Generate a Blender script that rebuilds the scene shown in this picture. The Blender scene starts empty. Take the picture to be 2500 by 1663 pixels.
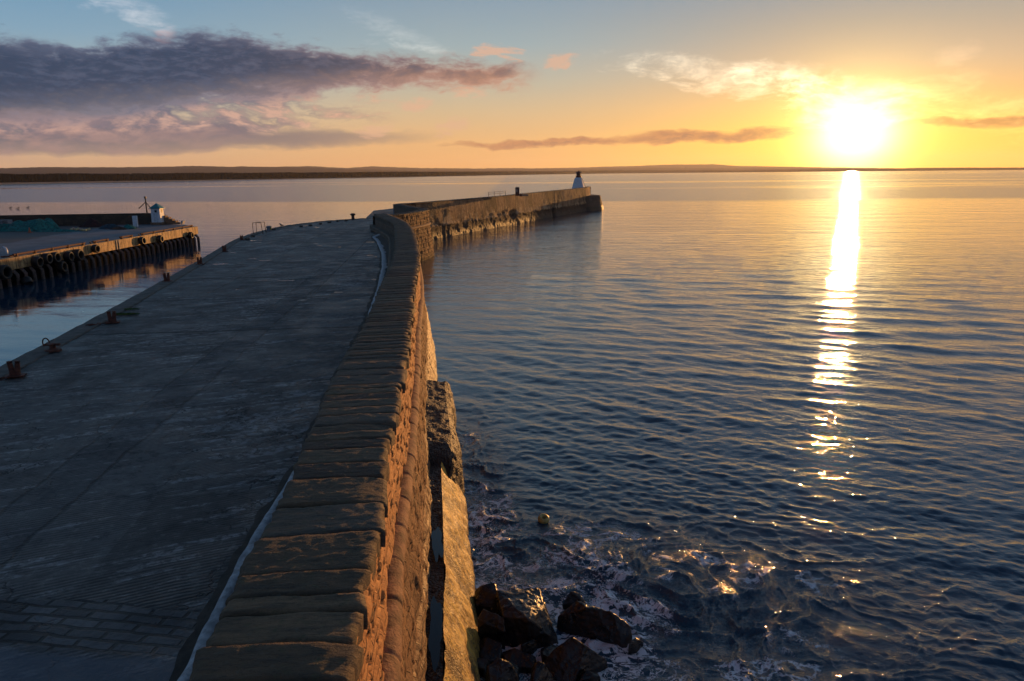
import bpy, bmesh, math, random
import numpy as np
from mathutils import Vector, Matrix
random.seed(7); rng = np.random.default_rng(7)
sc = bpy.context.scene
col = sc.collection
# ------------------------------------------------------------------ camera geometry
F, CX, CY, H = 1800.0, 1250.0, 831.5, 10.0
P = math.atan(408/F); R = 0.0093
def ray(x, y):
    a = (x-CX)/F; b = (y-CY)/F
    u = a*math.cos(R)-b*math.sin(R); v = a*math.sin(R)+b*math.cos(R)
    return Vector((u, math.cos(P)-v*math.sin(P), -math.sin(P)-v*math.cos(P)))
def at(x, y, z=0.0):
    d = ray(x, y); t = (z-H)/d.z
    return Vector((d.x*t, d.y*t, z))
def atY(x, y, Y):
    d = ray(x, y); t = Y/d.y
    return Vector((d.x*t, Y, H+d.z*t))
def azel(x, y):
    d = ray(x, y)
    return math.degrees(math.atan2(d.x, d.y)), math.degrees(math.atan2(d.z, math.hypot(d.x, d.y)))
SUN_AZ, SUN_EL = math.radians(24.3), math.radians(1.5)
SUN = Vector((math.sin(SUN_AZ)*math.cos(SUN_EL), math.cos(SUN_AZ)*math.cos(SUN_EL), math.sin(SUN_EL)))
cd = bpy.data.cameras.new('camera'); cam = bpy.data.objects.new('camera', cd); col.objects.link(cam)
cr, sr = math.cos(R), math.sin(R)
r0 = Vector((1, 0, 0)); u0 = Vector((0, math.sin(P), math.cos(P))); f0 = Vector((0, math.cos(P), -math.sin(P)))
cx_ = r0*cr-u0*sr; cy_ = r0*sr+u0*cr; cz_ = -f0
cam.matrix_world = Matrix(((cx_.x, cy_.x, cz_.x, 0), (cx_.y, cy_.y, cz_.y, 0), (cx_.z, cy_.z, cz_.z, H), (0, 0, 0, 1)))
cd.sensor_width = 36; cd.lens = 36*F/2500; cd.clip_start = 0.1; cd.clip_end = 80000
sc.camera = cam
sc.view_settings.view_transform = 'Standard'; sc.view_settings.look = 'None'
sc.view_settings.exposure = 0; sc.view_settings.gamma = 1

def lin(r, g, b):
    f = lambda c: (c/255/12.92) if c/255 <= .04045 else ((c/255+.055)/1.055)**2.4
    return (f(r), f(g), f(b), 1.0)
# ------------------------------------------------------------------ node expression helper
class G:
    def __init__(s, nt): s.nt = nt; s.n = nt.nodes; s.l = nt.links
    def put(s, sock, v):
        if isinstance(v, E): s.l.new(v.s, sock)
        elif v is None: pass
        else:
            try: sock.default_value = v
            except Exception:
                k = len(sock.default_value)
                sock.default_value = (tuple(v)+(1.0,))[:k] if hasattr(v, '__len__') else ((v,)*3+(1.0,))[:k]
    def m(s, op, a, b=None, c=None, clamp=False):
        n = s.n.new('ShaderNodeMath'); n.operation = op; n.use_clamp = clamp
        s.put(n.inputs[0], a); s.put(n.inputs[1], b)
        if c is not None: s.put(n.inputs[2], c)
        return E(s, n.outputs[0])
    def vm(s, op, a, b=None, scale=None):
        n = s.n.new('ShaderNodeVectorMath'); n.operation = op
        s.put(n.inputs[0], a)
        if b is not None: s.put(n.inputs[1], b)
        if scale is not None: s.put(n.inputs[3], scale)
        return E(s, n.outputs['Value' if op in ('LENGTH', 'DOT_PRODUCT', 'DISTANCE') else 'Vector'])
    def xyz(s, x, y, z=0.0):
        n = s.n.new('ShaderNodeCombineXYZ')
        for i, v in enumerate((x, y, z)): s.put(n.inputs[i], v)
        return E(s, n.outputs[0])
    def sep(s, v):
        n = s.n.new('ShaderNodeSeparateXYZ'); s.put(n.inputs[0], v)
        return [E(s, o) for o in n.outputs]
    def noise(s, v, scale=1.0, detail=4.0, rough=.5, dist=0.0, color=False, lac=2.0):
        n = s.n.new('ShaderNodeTexNoise'); s.put(n.inputs['Vector'], v)
        n.inputs['Scale'].default_value = scale; n.inputs['Detail'].default_value = detail
        n.inputs['Roughness'].default_value = rough; n.inputs['Distortion'].default_value = dist
        n.inputs['Lacunarity'].default_value = lac
        return E(s, n.outputs['Color' if color else 0])
    def vor(s, v, scale=1.0, feature='F1', out='Distance', rnd=1.0):
        n = s.n.new('ShaderNodeTexVoronoi'); n.feature = feature; s.put(n.inputs['Vector'], v)
        n.inputs['Scale'].default_value = scale; n.inputs['Randomness'].default_value = rnd
        return E(s, n.outputs[out])
    def mix(s, f, a, b, blend='MIX', clamp=False):
        n = s.n.new('ShaderNodeMix'); n.data_type = 'RGBA'; n.blend_type = blend; n.clamp_factor = True
        s.put(n.inputs[0], f); s.put(n.inputs[6], a); s.put(n.inputs[7], b)
        return E(s, n.outputs[2])
    def ss(s, x, a, b, lo=0.0, hi=1.0):
        n = s.n.new('ShaderNodeMapRange'); n.interpolation_type = 'SMOOTHSTEP'
        s.put(n.inputs[0], x); s.put(n.inputs[1], a); s.put(n.inputs[2], b)
        n.inputs[3].default_value = lo; n.inputs[4].default_value = hi
        return E(s, n.outputs[0])
    def ramp(s, f, stops, interp='LINEAR'):
        n = s.n.new('ShaderNodeValToRGB'); n.color_ramp.interpolation = interp
        r = n.color_ramp
        while len(r.elements) < len(stops): r.elements.new(.5)
        for e, (p, c) in zip(r.elements, stops):
            e.position = p; e.color = c if hasattr(c, '__len__') else (c, c, c, 1)
        s.put(n.inputs[0], f)
        return E(s, n.outputs[0])
    def attr(s, name, out='Fac'):
        n = s.n.new('ShaderNodeAttribute'); n.attribute_name = name
        return E(s, n.outputs[out])
    def uv(s):
        n = s.n.new('ShaderNodeUVMap'); n.uv_map = 'UVMap'; return E(s, n.outputs[0])
    def pos(s):
        n = s.n.new('ShaderNodeNewGeometry'); return E(s, n.outputs['Position'])
    def bump(s, h, strength=.5, dist=.02, normal=None):
        n = s.n.new('ShaderNodeBump'); n.inputs['Strength'].default_value = strength
        n.inputs['Distance'].default_value = dist; s.put(n.inputs['Height'], h)
        if normal is not None: s.put(n.inputs['Normal'], normal)
        return E(s, n.outputs[0])
class E:
    def __init__(s, g, sock): s.g = g; s.s = sock
    def __add__(s, o): return s.g.m('ADD', s, o)
    __radd__ = __add__
    def __sub__(s, o): return s.g.m('SUBTRACT', s, o)
    def __rsub__(s, o): return s.g.m('SUBTRACT', o, s)
    def __mul__(s, o): return s.g.m('MULTIPLY', s, o)
    __rmul__ = __mul__
    def __truediv__(s, o): return s.g.m('DIVIDE', s, o)
    def __pow__(s, o): return s.g.m('POWER', s, o)
def gmat(name, fn):
    """fn(g) returns dict of Principled inputs"""
    m = bpy.data.materials.new(name); m.use_nodes = True
    g = G(m.node_tree); b = m.node_tree.nodes['Principled BSDF']
    for k, v in fn(g).items(): g.put(b.inputs[k], v)
    return m
def simple(name, c, rough=.7, nscale=6.0, var=.35, metal=0.0, bump=.4, c2=None, spec=.5):
    def f(g):
        p = g.pos(); n = g.noise(p, nscale, 6, .6)
        dark = tuple(v*(1-var) for v in c[:3])+(1,)
        lt = c2 or tuple(min(1, v*(1+var)) for v in c[:3])+(1,)
        return {'Base Color': g.mix(g.ss(n, .3, .7), dark, lt), 'Roughness': rough, 'Metallic': metal, 'Specular IOR Level': spec,
                'Normal': g.bump(g.noise(p, nscale*5, 5, .6), bump, .02)}
    return gmat(name, f)

# ------------------------------------------------------------------ numpy noise
def _h(ix, iy, iz):
    n = (ix.astype(np.int64)*374761393+iy.astype(np.int64)*668265263+iz.astype(np.int64)*2147483647) & 0xffffffff
    n = ((n ^ (n >> 13))*1274126177) & 0xffffffff
    n = ((n ^ (n >> 16))*2246822519) & 0xffffffff
    return ((n ^ (n >> 15)) & 0xffffff)/float(0xffffff)
def vnoise(x, y, z=0.0):
    x = np.asarray(x, float); y = np.asarray(y, float)+0*x; z = np.asarray(z, float)+0*x
    ix, iy, iz = np.floor(x), np.floor(y), np.floor(z)
    flat = z.size and np.ptp(z) == 0 and iz.flat[0] == z.flat[0]
    fx, fy, fz = x-ix, y-iy, z-iz
    fx = fx*fx*(3-2*fx); fy = fy*fy*(3-2*fy); fz = fz*fz*(3-2*fz)
    def c(a, b, d): return _h(ix+a, iy+b, iz+d)
    if flat: return ((c(0,0,0)*(1-fx)+c(1,0,0)*fx)*(1-fy)+(c(0,1,0)*(1-fx)+c(1,1,0)*fx)*fy)*2-1
    v = ((c(0,0,0)*(1-fx)+c(1,0,0)*fx)*(1-fy)+(c(0,1,0)*(1-fx)+c(1,1,0)*fx)*fy)*(1-fz) + \
        ((c(0,0,1)*(1-fx)+c(1,0,1)*fx)*(1-fy)+(c(0,1,1)*(1-fx)+c(1,1,1)*fx)*fy)*fz
    return v*2-1
def fbm(x, y, z=0.0, o=4, g=.5):
    a, s, t, f = 1.0, 0.0, 0.0, 1.0
    for i in range(o):
        s = s+a*vnoise(x*f+17.3*i, y*f+9.1*i, np.asarray(z)*f+3.7*i); t += a; a *= g; f *= 2.03
    return s/t
# ------------------------------------------------------------------ mesh helpers
def tag(o, label=None, cat=None, group=None, kind=None):
    if label: o['label'] = label
    if cat: o['category'] = cat
    if group: o['group'] = group
    if kind: o['kind'] = kind
    return o
def empty(name, loc, rz=0.0):
    o = bpy.data.objects.new(name, None); col.objects.link(o); o.location = loc; o.rotation_euler.z = rz
    o.empty_display_size = .2
    return o
def link(name, me, mat, parent=None, smooth=False):
    o = bpy.data.objects.new(name, me); col.objects.link(o)
    if mat: me.materials.append(mat)
    if smooth: me.polygons.foreach_set('use_smooth', [True]*len(me.polygons))
    if parent: o.parent = parent
    return o
def grid_mesh(name, V, uv=None, attrs=None, closed=False):
    """V: (n,m,3) array"""
    n, m = V.shape[:2]
    me = bpy.data.meshes.new(name)
    idx = np.arange(n*m).reshape(n, m)
    if closed: idx = np.concatenate([idx, idx[:, :1]], 1)
    q = np.stack([idx[:-1, :-1], idx[1:, :-1], idx[1:, 1:], idx[:-1, 1:]], -1).reshape(-1, 4)
    me.vertices.add(n*m); me.vertices.foreach_set('co', V.reshape(-1).astype(np.float32))
    me.loops.add(q.size); me.loops.foreach_set('vertex_index', q.reshape(-1).astype(np.int32))
    me.polygons.add(len(q)); me.polygons.foreach_set('loop_start', (np.arange(len(q))*4).astype(np.int32))
    if uv is not None:
        l = me.uv_layers.new(name='UVMap')
        l.data.foreach_set('uv', uv.reshape(-1, 2)[q.reshape(-1)].reshape(-1).astype(np.float32))
    for k, a in (attrs or {}).items():
        t = me.attributes.new(k, 'FLOAT', 'POINT'); t.data.foreach_set('value', a.reshape(-1).astype(np.float32))
    me.update(calc_edges=True)
    return me
class MB:
    """collects shapes, links them as one mesh"""
    def __init__(s): s.bm = bmesh.new()
    def box(s, c, d, rz=0.0, bev=0.0, rx=0.0, ry=0.0):
        r = bmesh.ops.create_cube(s.bm, size=1.0); vs = r['verts']
        M = Matrix.Translation(c) @ Matrix.Rotation(rz, 4, 'Z') @ Matrix.Rotation(ry, 4, 'Y') @ Matrix.Rotation(rx, 4, 'X') @ Matrix.Diagonal((d[0], d[1], d[2], 1))
        bmesh.ops.transform(s.bm, matrix=M, verts=vs)
        if bev:
            es = list({e for v in vs for e in v.link_edges})
            bmesh.ops.bevel(s.bm, geom=es, offset=bev, segments=2, affect='EDGES', profile=.6)
        return s
    def prism(s, poly, z0, z1, scale=1.0):
        lo = [s.bm.verts.new((x, y, z0)) for x, y in poly]; cx0 = sum(p[0] for p in poly)/len(poly); cy0 = sum(p[1] for p in poly)/len(poly)
        hi = [s.bm.verts.new((cx0+(x-cx0)*scale, cy0+(y-cy0)*scale, z1)) for x, y in poly]
        n = len(poly); s.bm.faces.new(lo[::-1]); s.bm.faces.new(hi)
        for i in range(n): s.bm.faces.new((lo[i], lo[(i+1) % n], hi[(i+1) % n], hi[i]))
        return s
    def tube(s, pts, r, seg=8, cap=True):
        pts = [Vector(p) for p in pts]; rs = r if hasattr(r, '__len__') else [r]*len(pts); rings = []
        for i, p in enumerate(pts):
            t = (pts[min(i+1, len(pts)-1)]-pts[max(i-1, 0)]).normalized()
            a = t.cross(Vector((0, 0, 1)));  a = a if a.length > .05 else t.cross(Vector((0, 1, 0)))
            a.normalize(); b = t.cross(a)
            rings.append([s.bm.verts.new(p+(a*math.cos(k*2*math.pi/seg)+b*math.sin(k*2*math.pi/seg))*rs[i]) for k in range(seg)])
        for A, B in zip(rings, rings[1:]):
            for k in range(seg): s.bm.faces.new((A[k], A[(k+1) % seg], B[(k+1) % seg], B[k]))
        if cap: s.bm.faces.new(rings[0][::-1]); s.bm.faces.new(rings[-1])
        return s
    def lathe(s, prof, c=(0, 0, 0), seg=20, axis='Z', closed=False, rz=0.0):
        rings = []
        for r, z in prof:
            ring = []
            for k in range(seg):
                a = k*2*math.pi/seg+rz
                v = Vector((r*math.cos(a), r*math.sin(a), z)) if axis == 'Z' else Vector((z, r*math.cos(a), r*math.sin(a)))
                ring.append(s.bm.verts.new(v+Vector(c)))
            rings.append(ring)
        prs = list(zip(rings, rings[1:]))+([(rings[-1], rings[0])] if closed else [])
        for A, B in prs:
            for k in range(seg): s.bm.faces.new((A[k], A[(k+1) % seg], B[(k+1) % seg], B[k]))
        if not closed: s.bm.faces.new(rings[0][::-1]); s.bm.faces.new(rings[-1])
        return s
    def build(s, name, mat, parent=None, smooth=False, jit=0.0):
        bmesh.ops.recalc_face_normals(s.bm, faces=s.bm.faces)
        if jit:
            for v in s.bm.verts: v.co += Vector((random.uniform(-jit, jit), random.uniform(-jit, jit), random.uniform(-jit, jit)))
        me = bpy.data.meshes.new(name); s.bm.to_mesh(me); s.bm.free()
        return link(name, me, mat, parent, smooth)
def resample(path, step):
    P_ = np.array(path, float); d = np.r_[0, np.cumsum(np.hypot(*np.diff(P_[:, :2], axis=0).T))]
    # smooth (centripetal-free) cubic interpolation by Catmull-Rom
    out = []; n = len(P_)
    for i in range(n-1):
        p0, p1, p2, p3 = P_[max(i-1, 0)], P_[i], P_[i+1], P_[min(i+2, n-1)]
        st = step(P_[i]) if callable(step) else step
        k = max(1, int(math.ceil((d[i+1]-d[i])/st)))
        t = np.arange(k)[:, None]/k
        l1, l0, l2 = d[i+1]-d[i], max(d[i]-d[max(i-1, 0)], 1e-3), max(d[min(i+2, n-1)]-d[i+1], 1e-3)
        m1 = (p2-p0)/(l1+(l0 if i > 0 else 0))*l1; m2 = (p3-p1)/(l1+(l2 if i < n-2 else 0))*l1
        out.append((2*t**3-3*t**2+1)*p1+(t**3-2*t**2+t)*m1+(-2*t**3+3*t**2)*p2+(t**3-t**2)*m2)
    out.append(P_[-1:])
    Q = np.concatenate(out); s = np.r_[0, np.cumsum(np.hypot(*np.diff(Q[:, :2], axis=0).T))]
    return Q, s
def norms(Q):
    t = np.gradient(Q[:, :2], axis=0); t /= np.hypot(t[:, 0], t[:, 1])[:, None]
    return np.stack([t[:, 1], -t[:, 0]], 1)       # right-hand side normal
def sweep(name, path, prof, mat, parent=None, step=.5, pstep=.3, disp=None, zoff=None, smooth=True):
    """path (x,y); prof list (d,z): d metres to the right of the path. disp(s,v,d,z)-> metres outwards"""
    Q, s = resample(path, step); N = norms(Q)
    pr = [np.array(prof[0], float)[None]]
    for a, b in zip(prof, prof[1:]):
        a, b = np.array(a, float), np.array(b, float); L = np.hypot(*(b-a)); k = max(1, int(round(L/pstep)))
        pr.append(a+(b-a)*(np.arange(1, k+1)[:, None]/k))
    pr = np.concatenate(pr); v = np.r_[0, np.cumsum(np.hypot(*np.diff(pr, axis=0).T))]
    S, Vv = np.meshgrid(s, v, indexing='ij')
    D = np.broadcast_to(pr[:, 0], S.shape).copy(); Z = np.broadcast_to(pr[:, 1], S.shape).copy()
    if zoff is not None: Z += zoff(s)[:, None]
    pt = np.gradient(pr, axis=0); pt /= np.maximum(np.hypot(pt[:, 0], pt[:, 1]), 1e-6)[:, None]
    nd, nz = -pt[:, 1], pt[:, 0]        # outward when the profile runs top -> down on the right side
    if disp is not None:
        h = disp(S, Vv, D, Z); D += h*nd; Z += h*nz
    V = np.stack([Q[:, 0:1]+N[:, 0:1]*D, Q[:, 1:2]+N[:, 1:2]*D, Z], -1)
    me = grid_mesh(name, V, np.stack([S, Vv], -1))
    return link(name, me, mat, parent, smooth)
# ------------------------------------------------------------------ sky
w = bpy.data.worlds.new('World'); sc.world = w; w.use_nodes = True
def build_sky():
    nt = w.node_tree; g = G(nt); bg = nt.nodes['Background']
    tc = nt.nodes.new('ShaderNodeTexCoord'); d = g.vm('NORMALIZE', E(g, tc.outputs['Generated']))
    x, y, z = g.sep(d)
    AZ = g.m('ARCTAN2', x, y)*57.29578
    EL = g.m('ARCSINE', z)*57.29578
    e = g.m('MAXIMUM', EL, 0.0)
    # elevation colour ramps (position = el/60)
    def r(st): return g.ramp(e/60.0, [(p/60, lin(*c)) for p, c in st])
    left = r([(0, (222, 172, 132)), (1.6, (217, 180, 142)), (3.5, (208, 186, 158)), (6, (165, 177, 178)), (9, (132, 166, 188)), (12.5, (104, 150, 184)), (20, (118, 160, 192)), (31, (94, 136, 176)), (44, (46, 80, 126)), (60, (38, 62, 100))])
    mid = r([(0, (236, 170, 104)), (2.2, (234, 182, 122)), (4.5, (214, 186, 146)), (6.5, (188, 184, 165)), (9, (158, 176, 180)), (12.5, (134, 158, 176)), (20, (134, 162, 184)), (31, (98, 132, 164)), (44, (46, 74, 112)), (60, (34, 54, 88))])
    rgt = r([(0, (250, 172, 66)), (2.2, (248, 184, 92)), (4.5, (232, 182, 122)), (7, (205, 178, 148)), (9.5, (176, 166, 152)), (12.5, (140, 152, 162)), (18, (136, 162, 188)), (31, (104, 138, 172)), (44, (46, 70, 106)), (60, (34, 52, 82))])
    c = g.mix(g.ss(AZ, -34, -2), left, mid)
    c = g.mix(g.ss(AZ, -2, 24), c, rgt)
    # fade the warm band away from the sun, right round the back
    back = g.ss(g.m('ABSOLUTE', AZ), 60, 150)
    c = g.mix(back*.8, c, r([(0, (120, 125, 150)), (6, (120, 135, 165)), (15, (88, 116, 155)), (40, (44, 72, 116)), (60, (34, 56, 92))]))
    # sun glow
    sd = g.vm('DOT_PRODUCT', d, tuple(SUN))
    daz = (AZ-24.3)*.80; de = (EL-2.2)*.92
    ang = g.m('SQRT', daz*daz+de*de)
    glow = lambda s, p=2.0: g.m('EXPONENT', g.m('POWER', ang/s, p)*-1.0)
    low = g.m('EXPONENT', g.m('POWER', g.m('MAXIMUM', EL, 0.0)/5.0, 2.0)*-1.0)
    wide = g.m('EXPONENT', g.m('POWER', g.m('ABSOLUTE', daz)/11.0, 2.0)*-1.0)*low
    def add(c, f, colr): return g.mix(1.0, c, g.vm('SCALE', colr, scale=f), 'ADD')
    c = add(c, wide*.7, (1.0, .50, .0))
    c = add(c, glow(6.0)*.20, (1.0, .62, .12))
    c = add(c, glow(10.0, 1.8)*.07, (1.0, .75, .42))
    # ---- clouds
    warp = g.noise(g.xyz(AZ*.14, EL*.33, 3.0), 1.0, 3, .5, color=True)
    wx, wy, wz = g.sep(warp)
    A2 = AZ+(wx-.5)*3.4; E2 = EL+(wy-.5)*1.7
    def fn(sx, sy, off, det=6, ro=.58): return g.noise(g.xyz(A2*sx, E2*sy, off), 1.0, det, ro)
    n1 = fn(.22, .62, 1.0, 4, .56); n2 = fn(.45, 1.15, 7.0, 5, .6); n3 = n1; n4 = fn(1.0, 2.8, 9.0, 5, .66)
    def curve(pts):       # pts in photo pixels -> elevation as function of azimuth
        st = []
        for px, py in pts:
            a, el = azel(px, py); st.append(((a+60)/90.0, max(el, 0)/20.0))
        st.sort(); return g.ramp((AZ+60.0)/90.0, st)*20.0
    # dark bank
    up = curve([(-600, 40), (0, 88), (130, 112), (190, 120), (330, 88), (500, 78), (640, 98), (800, 118), (960, 142), (1120, 150), (1240, 158), (1330, 176), (1420, 186), (1500, 190)])
    lo = curve([(-600, 330), (0, 300), (250, 285), (450, 262), (650, 240), (850, 222), (1000, 212), (1180, 212), (1290, 204), (1360, 192), (1420, 190), (1500, 190)])
    edge = g.m('MINIMUM', up-EL, EL-lo)
    endf = g.ss(AZ, azel(1345, 180)[0], azel(1220, 180)[0])
    puff = (n2-.5)*3.2+(n1-.5)*2.0+(n4-.5)*2.0
    bank = g.ss(edge+puff*.75+.15, -.30, .75)*endf
    # broken pink cloud below the bank
    lo2 = curve([(-600, 372), (0, 365), (300, 362), (600, 350), (800, 322), (950, 305), (1150, 260), (1250, 215)])
    e2 = g.m('MINIMUM', up-EL-.4, EL-lo2)
    dens2 = g.ss(AZ, azel(1250, 250)[0], azel(300, 250)[0])
    pink = g.ss((n2-.5)*3.2+(n1-.5)*2.2+(n4-.5)*1.3+dens2*1.7-.45, -.05, 1.0)*g.ss(e2, -.2, .9)
    # colours inside the cloud: slate above, mauve then peach toward the underside
    under = g.ss((EL-lo)+(n2-.5)*2.6+(n4-.5)*1.5, 2.0, -.4)
    aright = g.ss(AZ, -25, 3)
    dark = g.mix(aright, lin(44, 68, 96), lin(86, 84, 92))
    undc = g.mix(aright, lin(126, 122, 130), lin(206, 152, 122))
    pk = g.mix(g.ss(n4*.5+n2*1.5, .86, 1.22), g.mix(aright, lin(92, 98, 122), lin(140, 118, 122)), g.mix(aright, lin(206, 166, 152), lin(236, 182, 140)))
    c = g.mix(pink*.92, c, pk)
    rim = g.ss(edge+puff*.75, .9, .1)
    bankc = g.mix(under, g.mix(g.ss(n4+n2*.6, .7, 1.0)*.5, dark, g.mix(aright, lin(92, 104, 130), lin(140, 118, 120))), undc)
    bankc = g.mix(rim*.45, bankc, g.mix(aright, lin(120, 125, 150), lin(205, 150, 130)))
    c = g.mix(bank, c, bankc)
    # ---- streaks: soft bands along a segment
    SV = g.xyz(AZ+(n2-.5)*1.6, E2+(n2-.5)*.9, 0.0)
    def streak(x0, y0, x1, y1, hw, nz=0.0):
        a0, e0 = azel(x0, y0); a1, e1 = azel(x1, y1)
        mp = g.n.new('ShaderNodeMapping'); mp.vector_type = 'TEXTURE'; g.put(mp.inputs[0], SV)
        mp.inputs[1].default_value = ((a0+a1)/2, (e0+e1)/2, 0); mp.inputs[2].default_value = (0, 0, math.atan2(e1-e0, a1-a0))
        mp.inputs[3].default_value = (math.hypot(a1-a0, e1-e0)*.62, hw/31.4*1.9, 1)
        gr = g.n.new('ShaderNodeTexGradient'); gr.gradient_type = 'SPHERICAL'; g.put(gr.inputs[0], E(g, mp.outputs[0]))
        return g.m('POWER', E(g, gr.outputs['Fac']), .6)
    grey1 = streak(-900, 340, 1000, 338, 17)
    c = g.mix(g.ss(grey1, .15, .7)*.8, c, lin(108, 106, 118))
    grey0 = streak(-900, 300, 520, 345, 30)*g.ss(n3+n2, .75, 1.15)
    c = g.mix(grey0*.6, c, lin(190, 150, 142))
    st = g.m('MAXIMUM', streak(1440, 345, 1980, 322, 11), streak(1080, 357, 1600, 340, 6))
    c = g.mix(g.ss(st+(n4-.5)*.5, .2, .75)*.8, c, lin(186, 124, 92))
    c = g.mix(g.ss(st, .5, 1.0)*g.ss(n4, .4, .6)*.5, c, lin(140, 104, 96))
    st = streak(2200, 305, 2800, 287, 8)
    c = g.mix(g.ss(st, .2, .8)*.75, c, lin(190, 128, 82))
    # pink puffs right of the bank tip
    for (a, b, dd, ee, hw, k) in ((1150, 128, 1290, 142, 13, .75), (1325, 160, 1410, 150, 12, .7), (950, 262, 1060, 250, 12, .6), (1060, 325, 1150, 300, 14, .55), (1100, 222, 1200, 232, 10, .6), (870, 330, 960, 310, 12, .6)):
        s_ = streak(a, b, dd, ee, hw)
        c = g.mix(g.ss(s_*1.2+(n4-.5)*2.2+(n2-.5)*1.6, .35, 1.05)*g.ss(s_, .0, .35)*k, c, lin(226, 178, 148))
    # bright cirrus
    def wisp(c, seg, hw, colr, k, lo_=.35, hi_=.95, wn=1.5):
        s_ = streak(*seg, hw)
        return add(c, g.ss(s_+(n4-.5)*wn*.55+(n2-.5)*2.2, lo_-.05, hi_+.55)*g.ss(s_, .0, .5)*k, colr)
    c = wisp(c, (1480, 150, 2120, 235), 26, (1.0, .84, .6), .55)
    c = wisp(c, (1760, 175, 2080, 185), 18, (1.0, .85, .6), .6)
    c = wisp(c, (1900, 245, 2260, 250), 34, (1.0, .86, .5), .9, .1, .8)
    c = wisp(c, (2100, 235, 2420, 195), 22, (1.0, .72, .32), .34)
    c = wisp(c, (2200, 275, 2700, 240), 22, (1.0, .7, .28), .34)
    c = wisp(c, (2300, 290, 2800, 330), 22, (1.0, .66, .2), .26)
    c = wisp(c, (180, -30, 440, 70), 22, (.75, .58, .48), .42)
    c = wisp(c, (380, 60, 430, 92), 18, (.8, .45, .35), .30)
    c = wisp(c, (840, 20, 1100, 135), 20, (.7, .6, .5), .22)
    c = wisp(c, (900, 100, 1110, 130), 9, (.7, .6, .5), .24)
    c = wisp(c, (2260, 150, 2420, 110), 14, (.8, .5, .3), .22)
    # dazzling core
    core = g.m('EXPONENT', g.m('POWER', ang/1.9, 2.0)*-1.0)
    core2 = glow(3.3, 2.0)
    c = add(c, core2*.8, (1.0, .70, .12))
    c = add(c, core*2.6, (1.0, .86, .55))
    # Nishita sky takes over well above the frame
    sk = nt.nodes.new('ShaderNodeTexSky'); sk.sky_type = 'NISHITA'; sk.sun_disc = False
    sk.sun_elevation = SUN_EL; sk.sun_rotation = SUN_AZ
    ns = g.vm('SCALE', E(g, sk.outputs[0]), scale=.15)
    c = g.mix(g.ss(EL, 25, 60)*.5, c, ns)
    # below the horizon: dull sea colour
    c = g.mix(g.ss(EL, -.4, -3), c, lin(40, 55, 75))
    g.put(bg.inputs[0], c); bg.inputs[1].default_value = 1.0
build_sky()
w.cycles.sampling_method = 'MANUAL'; w.cycles.sample_map_resolution = 512
sc.cycles.max_bounces = 4; sc.cycles.use_adaptive_sampling = True; sc.cycles.adaptive_threshold = .02; sc.cycles.diffuse_bounces = 2; sc.cycles.glossy_bounces = 3; sc.cycles.caustics_reflective = False; sc.cycles.caustics_refractive = False
sd = bpy.data.lights.new('sun', 'SUN'); sun = bpy.data.objects.new('sun', sd); col.objects.link(sun)
sd.energy = 5.0; sd.angle = math.radians(.5); sd.color = (1.0, .47, .14)
sun.rotation_euler = SUN.to_track_quat('Z', 'Y').to_euler(); sun.location = SUN*100

# ------------------------------------------------------------------ plan curves (metres, camera above the origin)
WR = [(-1.25, 2.5), (-1.32, 4), (-1.42, 6), (-1.60, 8), (-1.85, 10), (-2.28, 15), (-2.80, 20), (-3.60, 27), (-4.30, 34), (-5.02, 40), (-6.15, 48), (-7.60, 57), (-8.95, 64), (-10.75, 71), (-12.1, 75.5), (-13.2, 79.3)]
WL = [(-2.45, 2.5), (-2.55, 4), (-2.70, 6), (-2.87, 8), (-3.05, 10), (-3.66, 15), (-4.05, 20), (-4.80, 27), (-5.52, 34), (-6.25, 40), (-7.45, 48), (-8.85, 57), (-10.1, 64), (-12.0, 71), (-13.4, 75.5), (-14.6, 79.8)]
_R, _ = resample(WR, .5); _L, _ = resample(WL, .5)
def wr(y): return np.interp(y, _R[:, 1], _R[:, 0])
def wl(y): return np.interp(y, _L[:, 1], _L[:, 0])
ZC, ZD, ZQ = 6.0, 4.4, 2.6            # coping, deck, far quay

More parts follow.
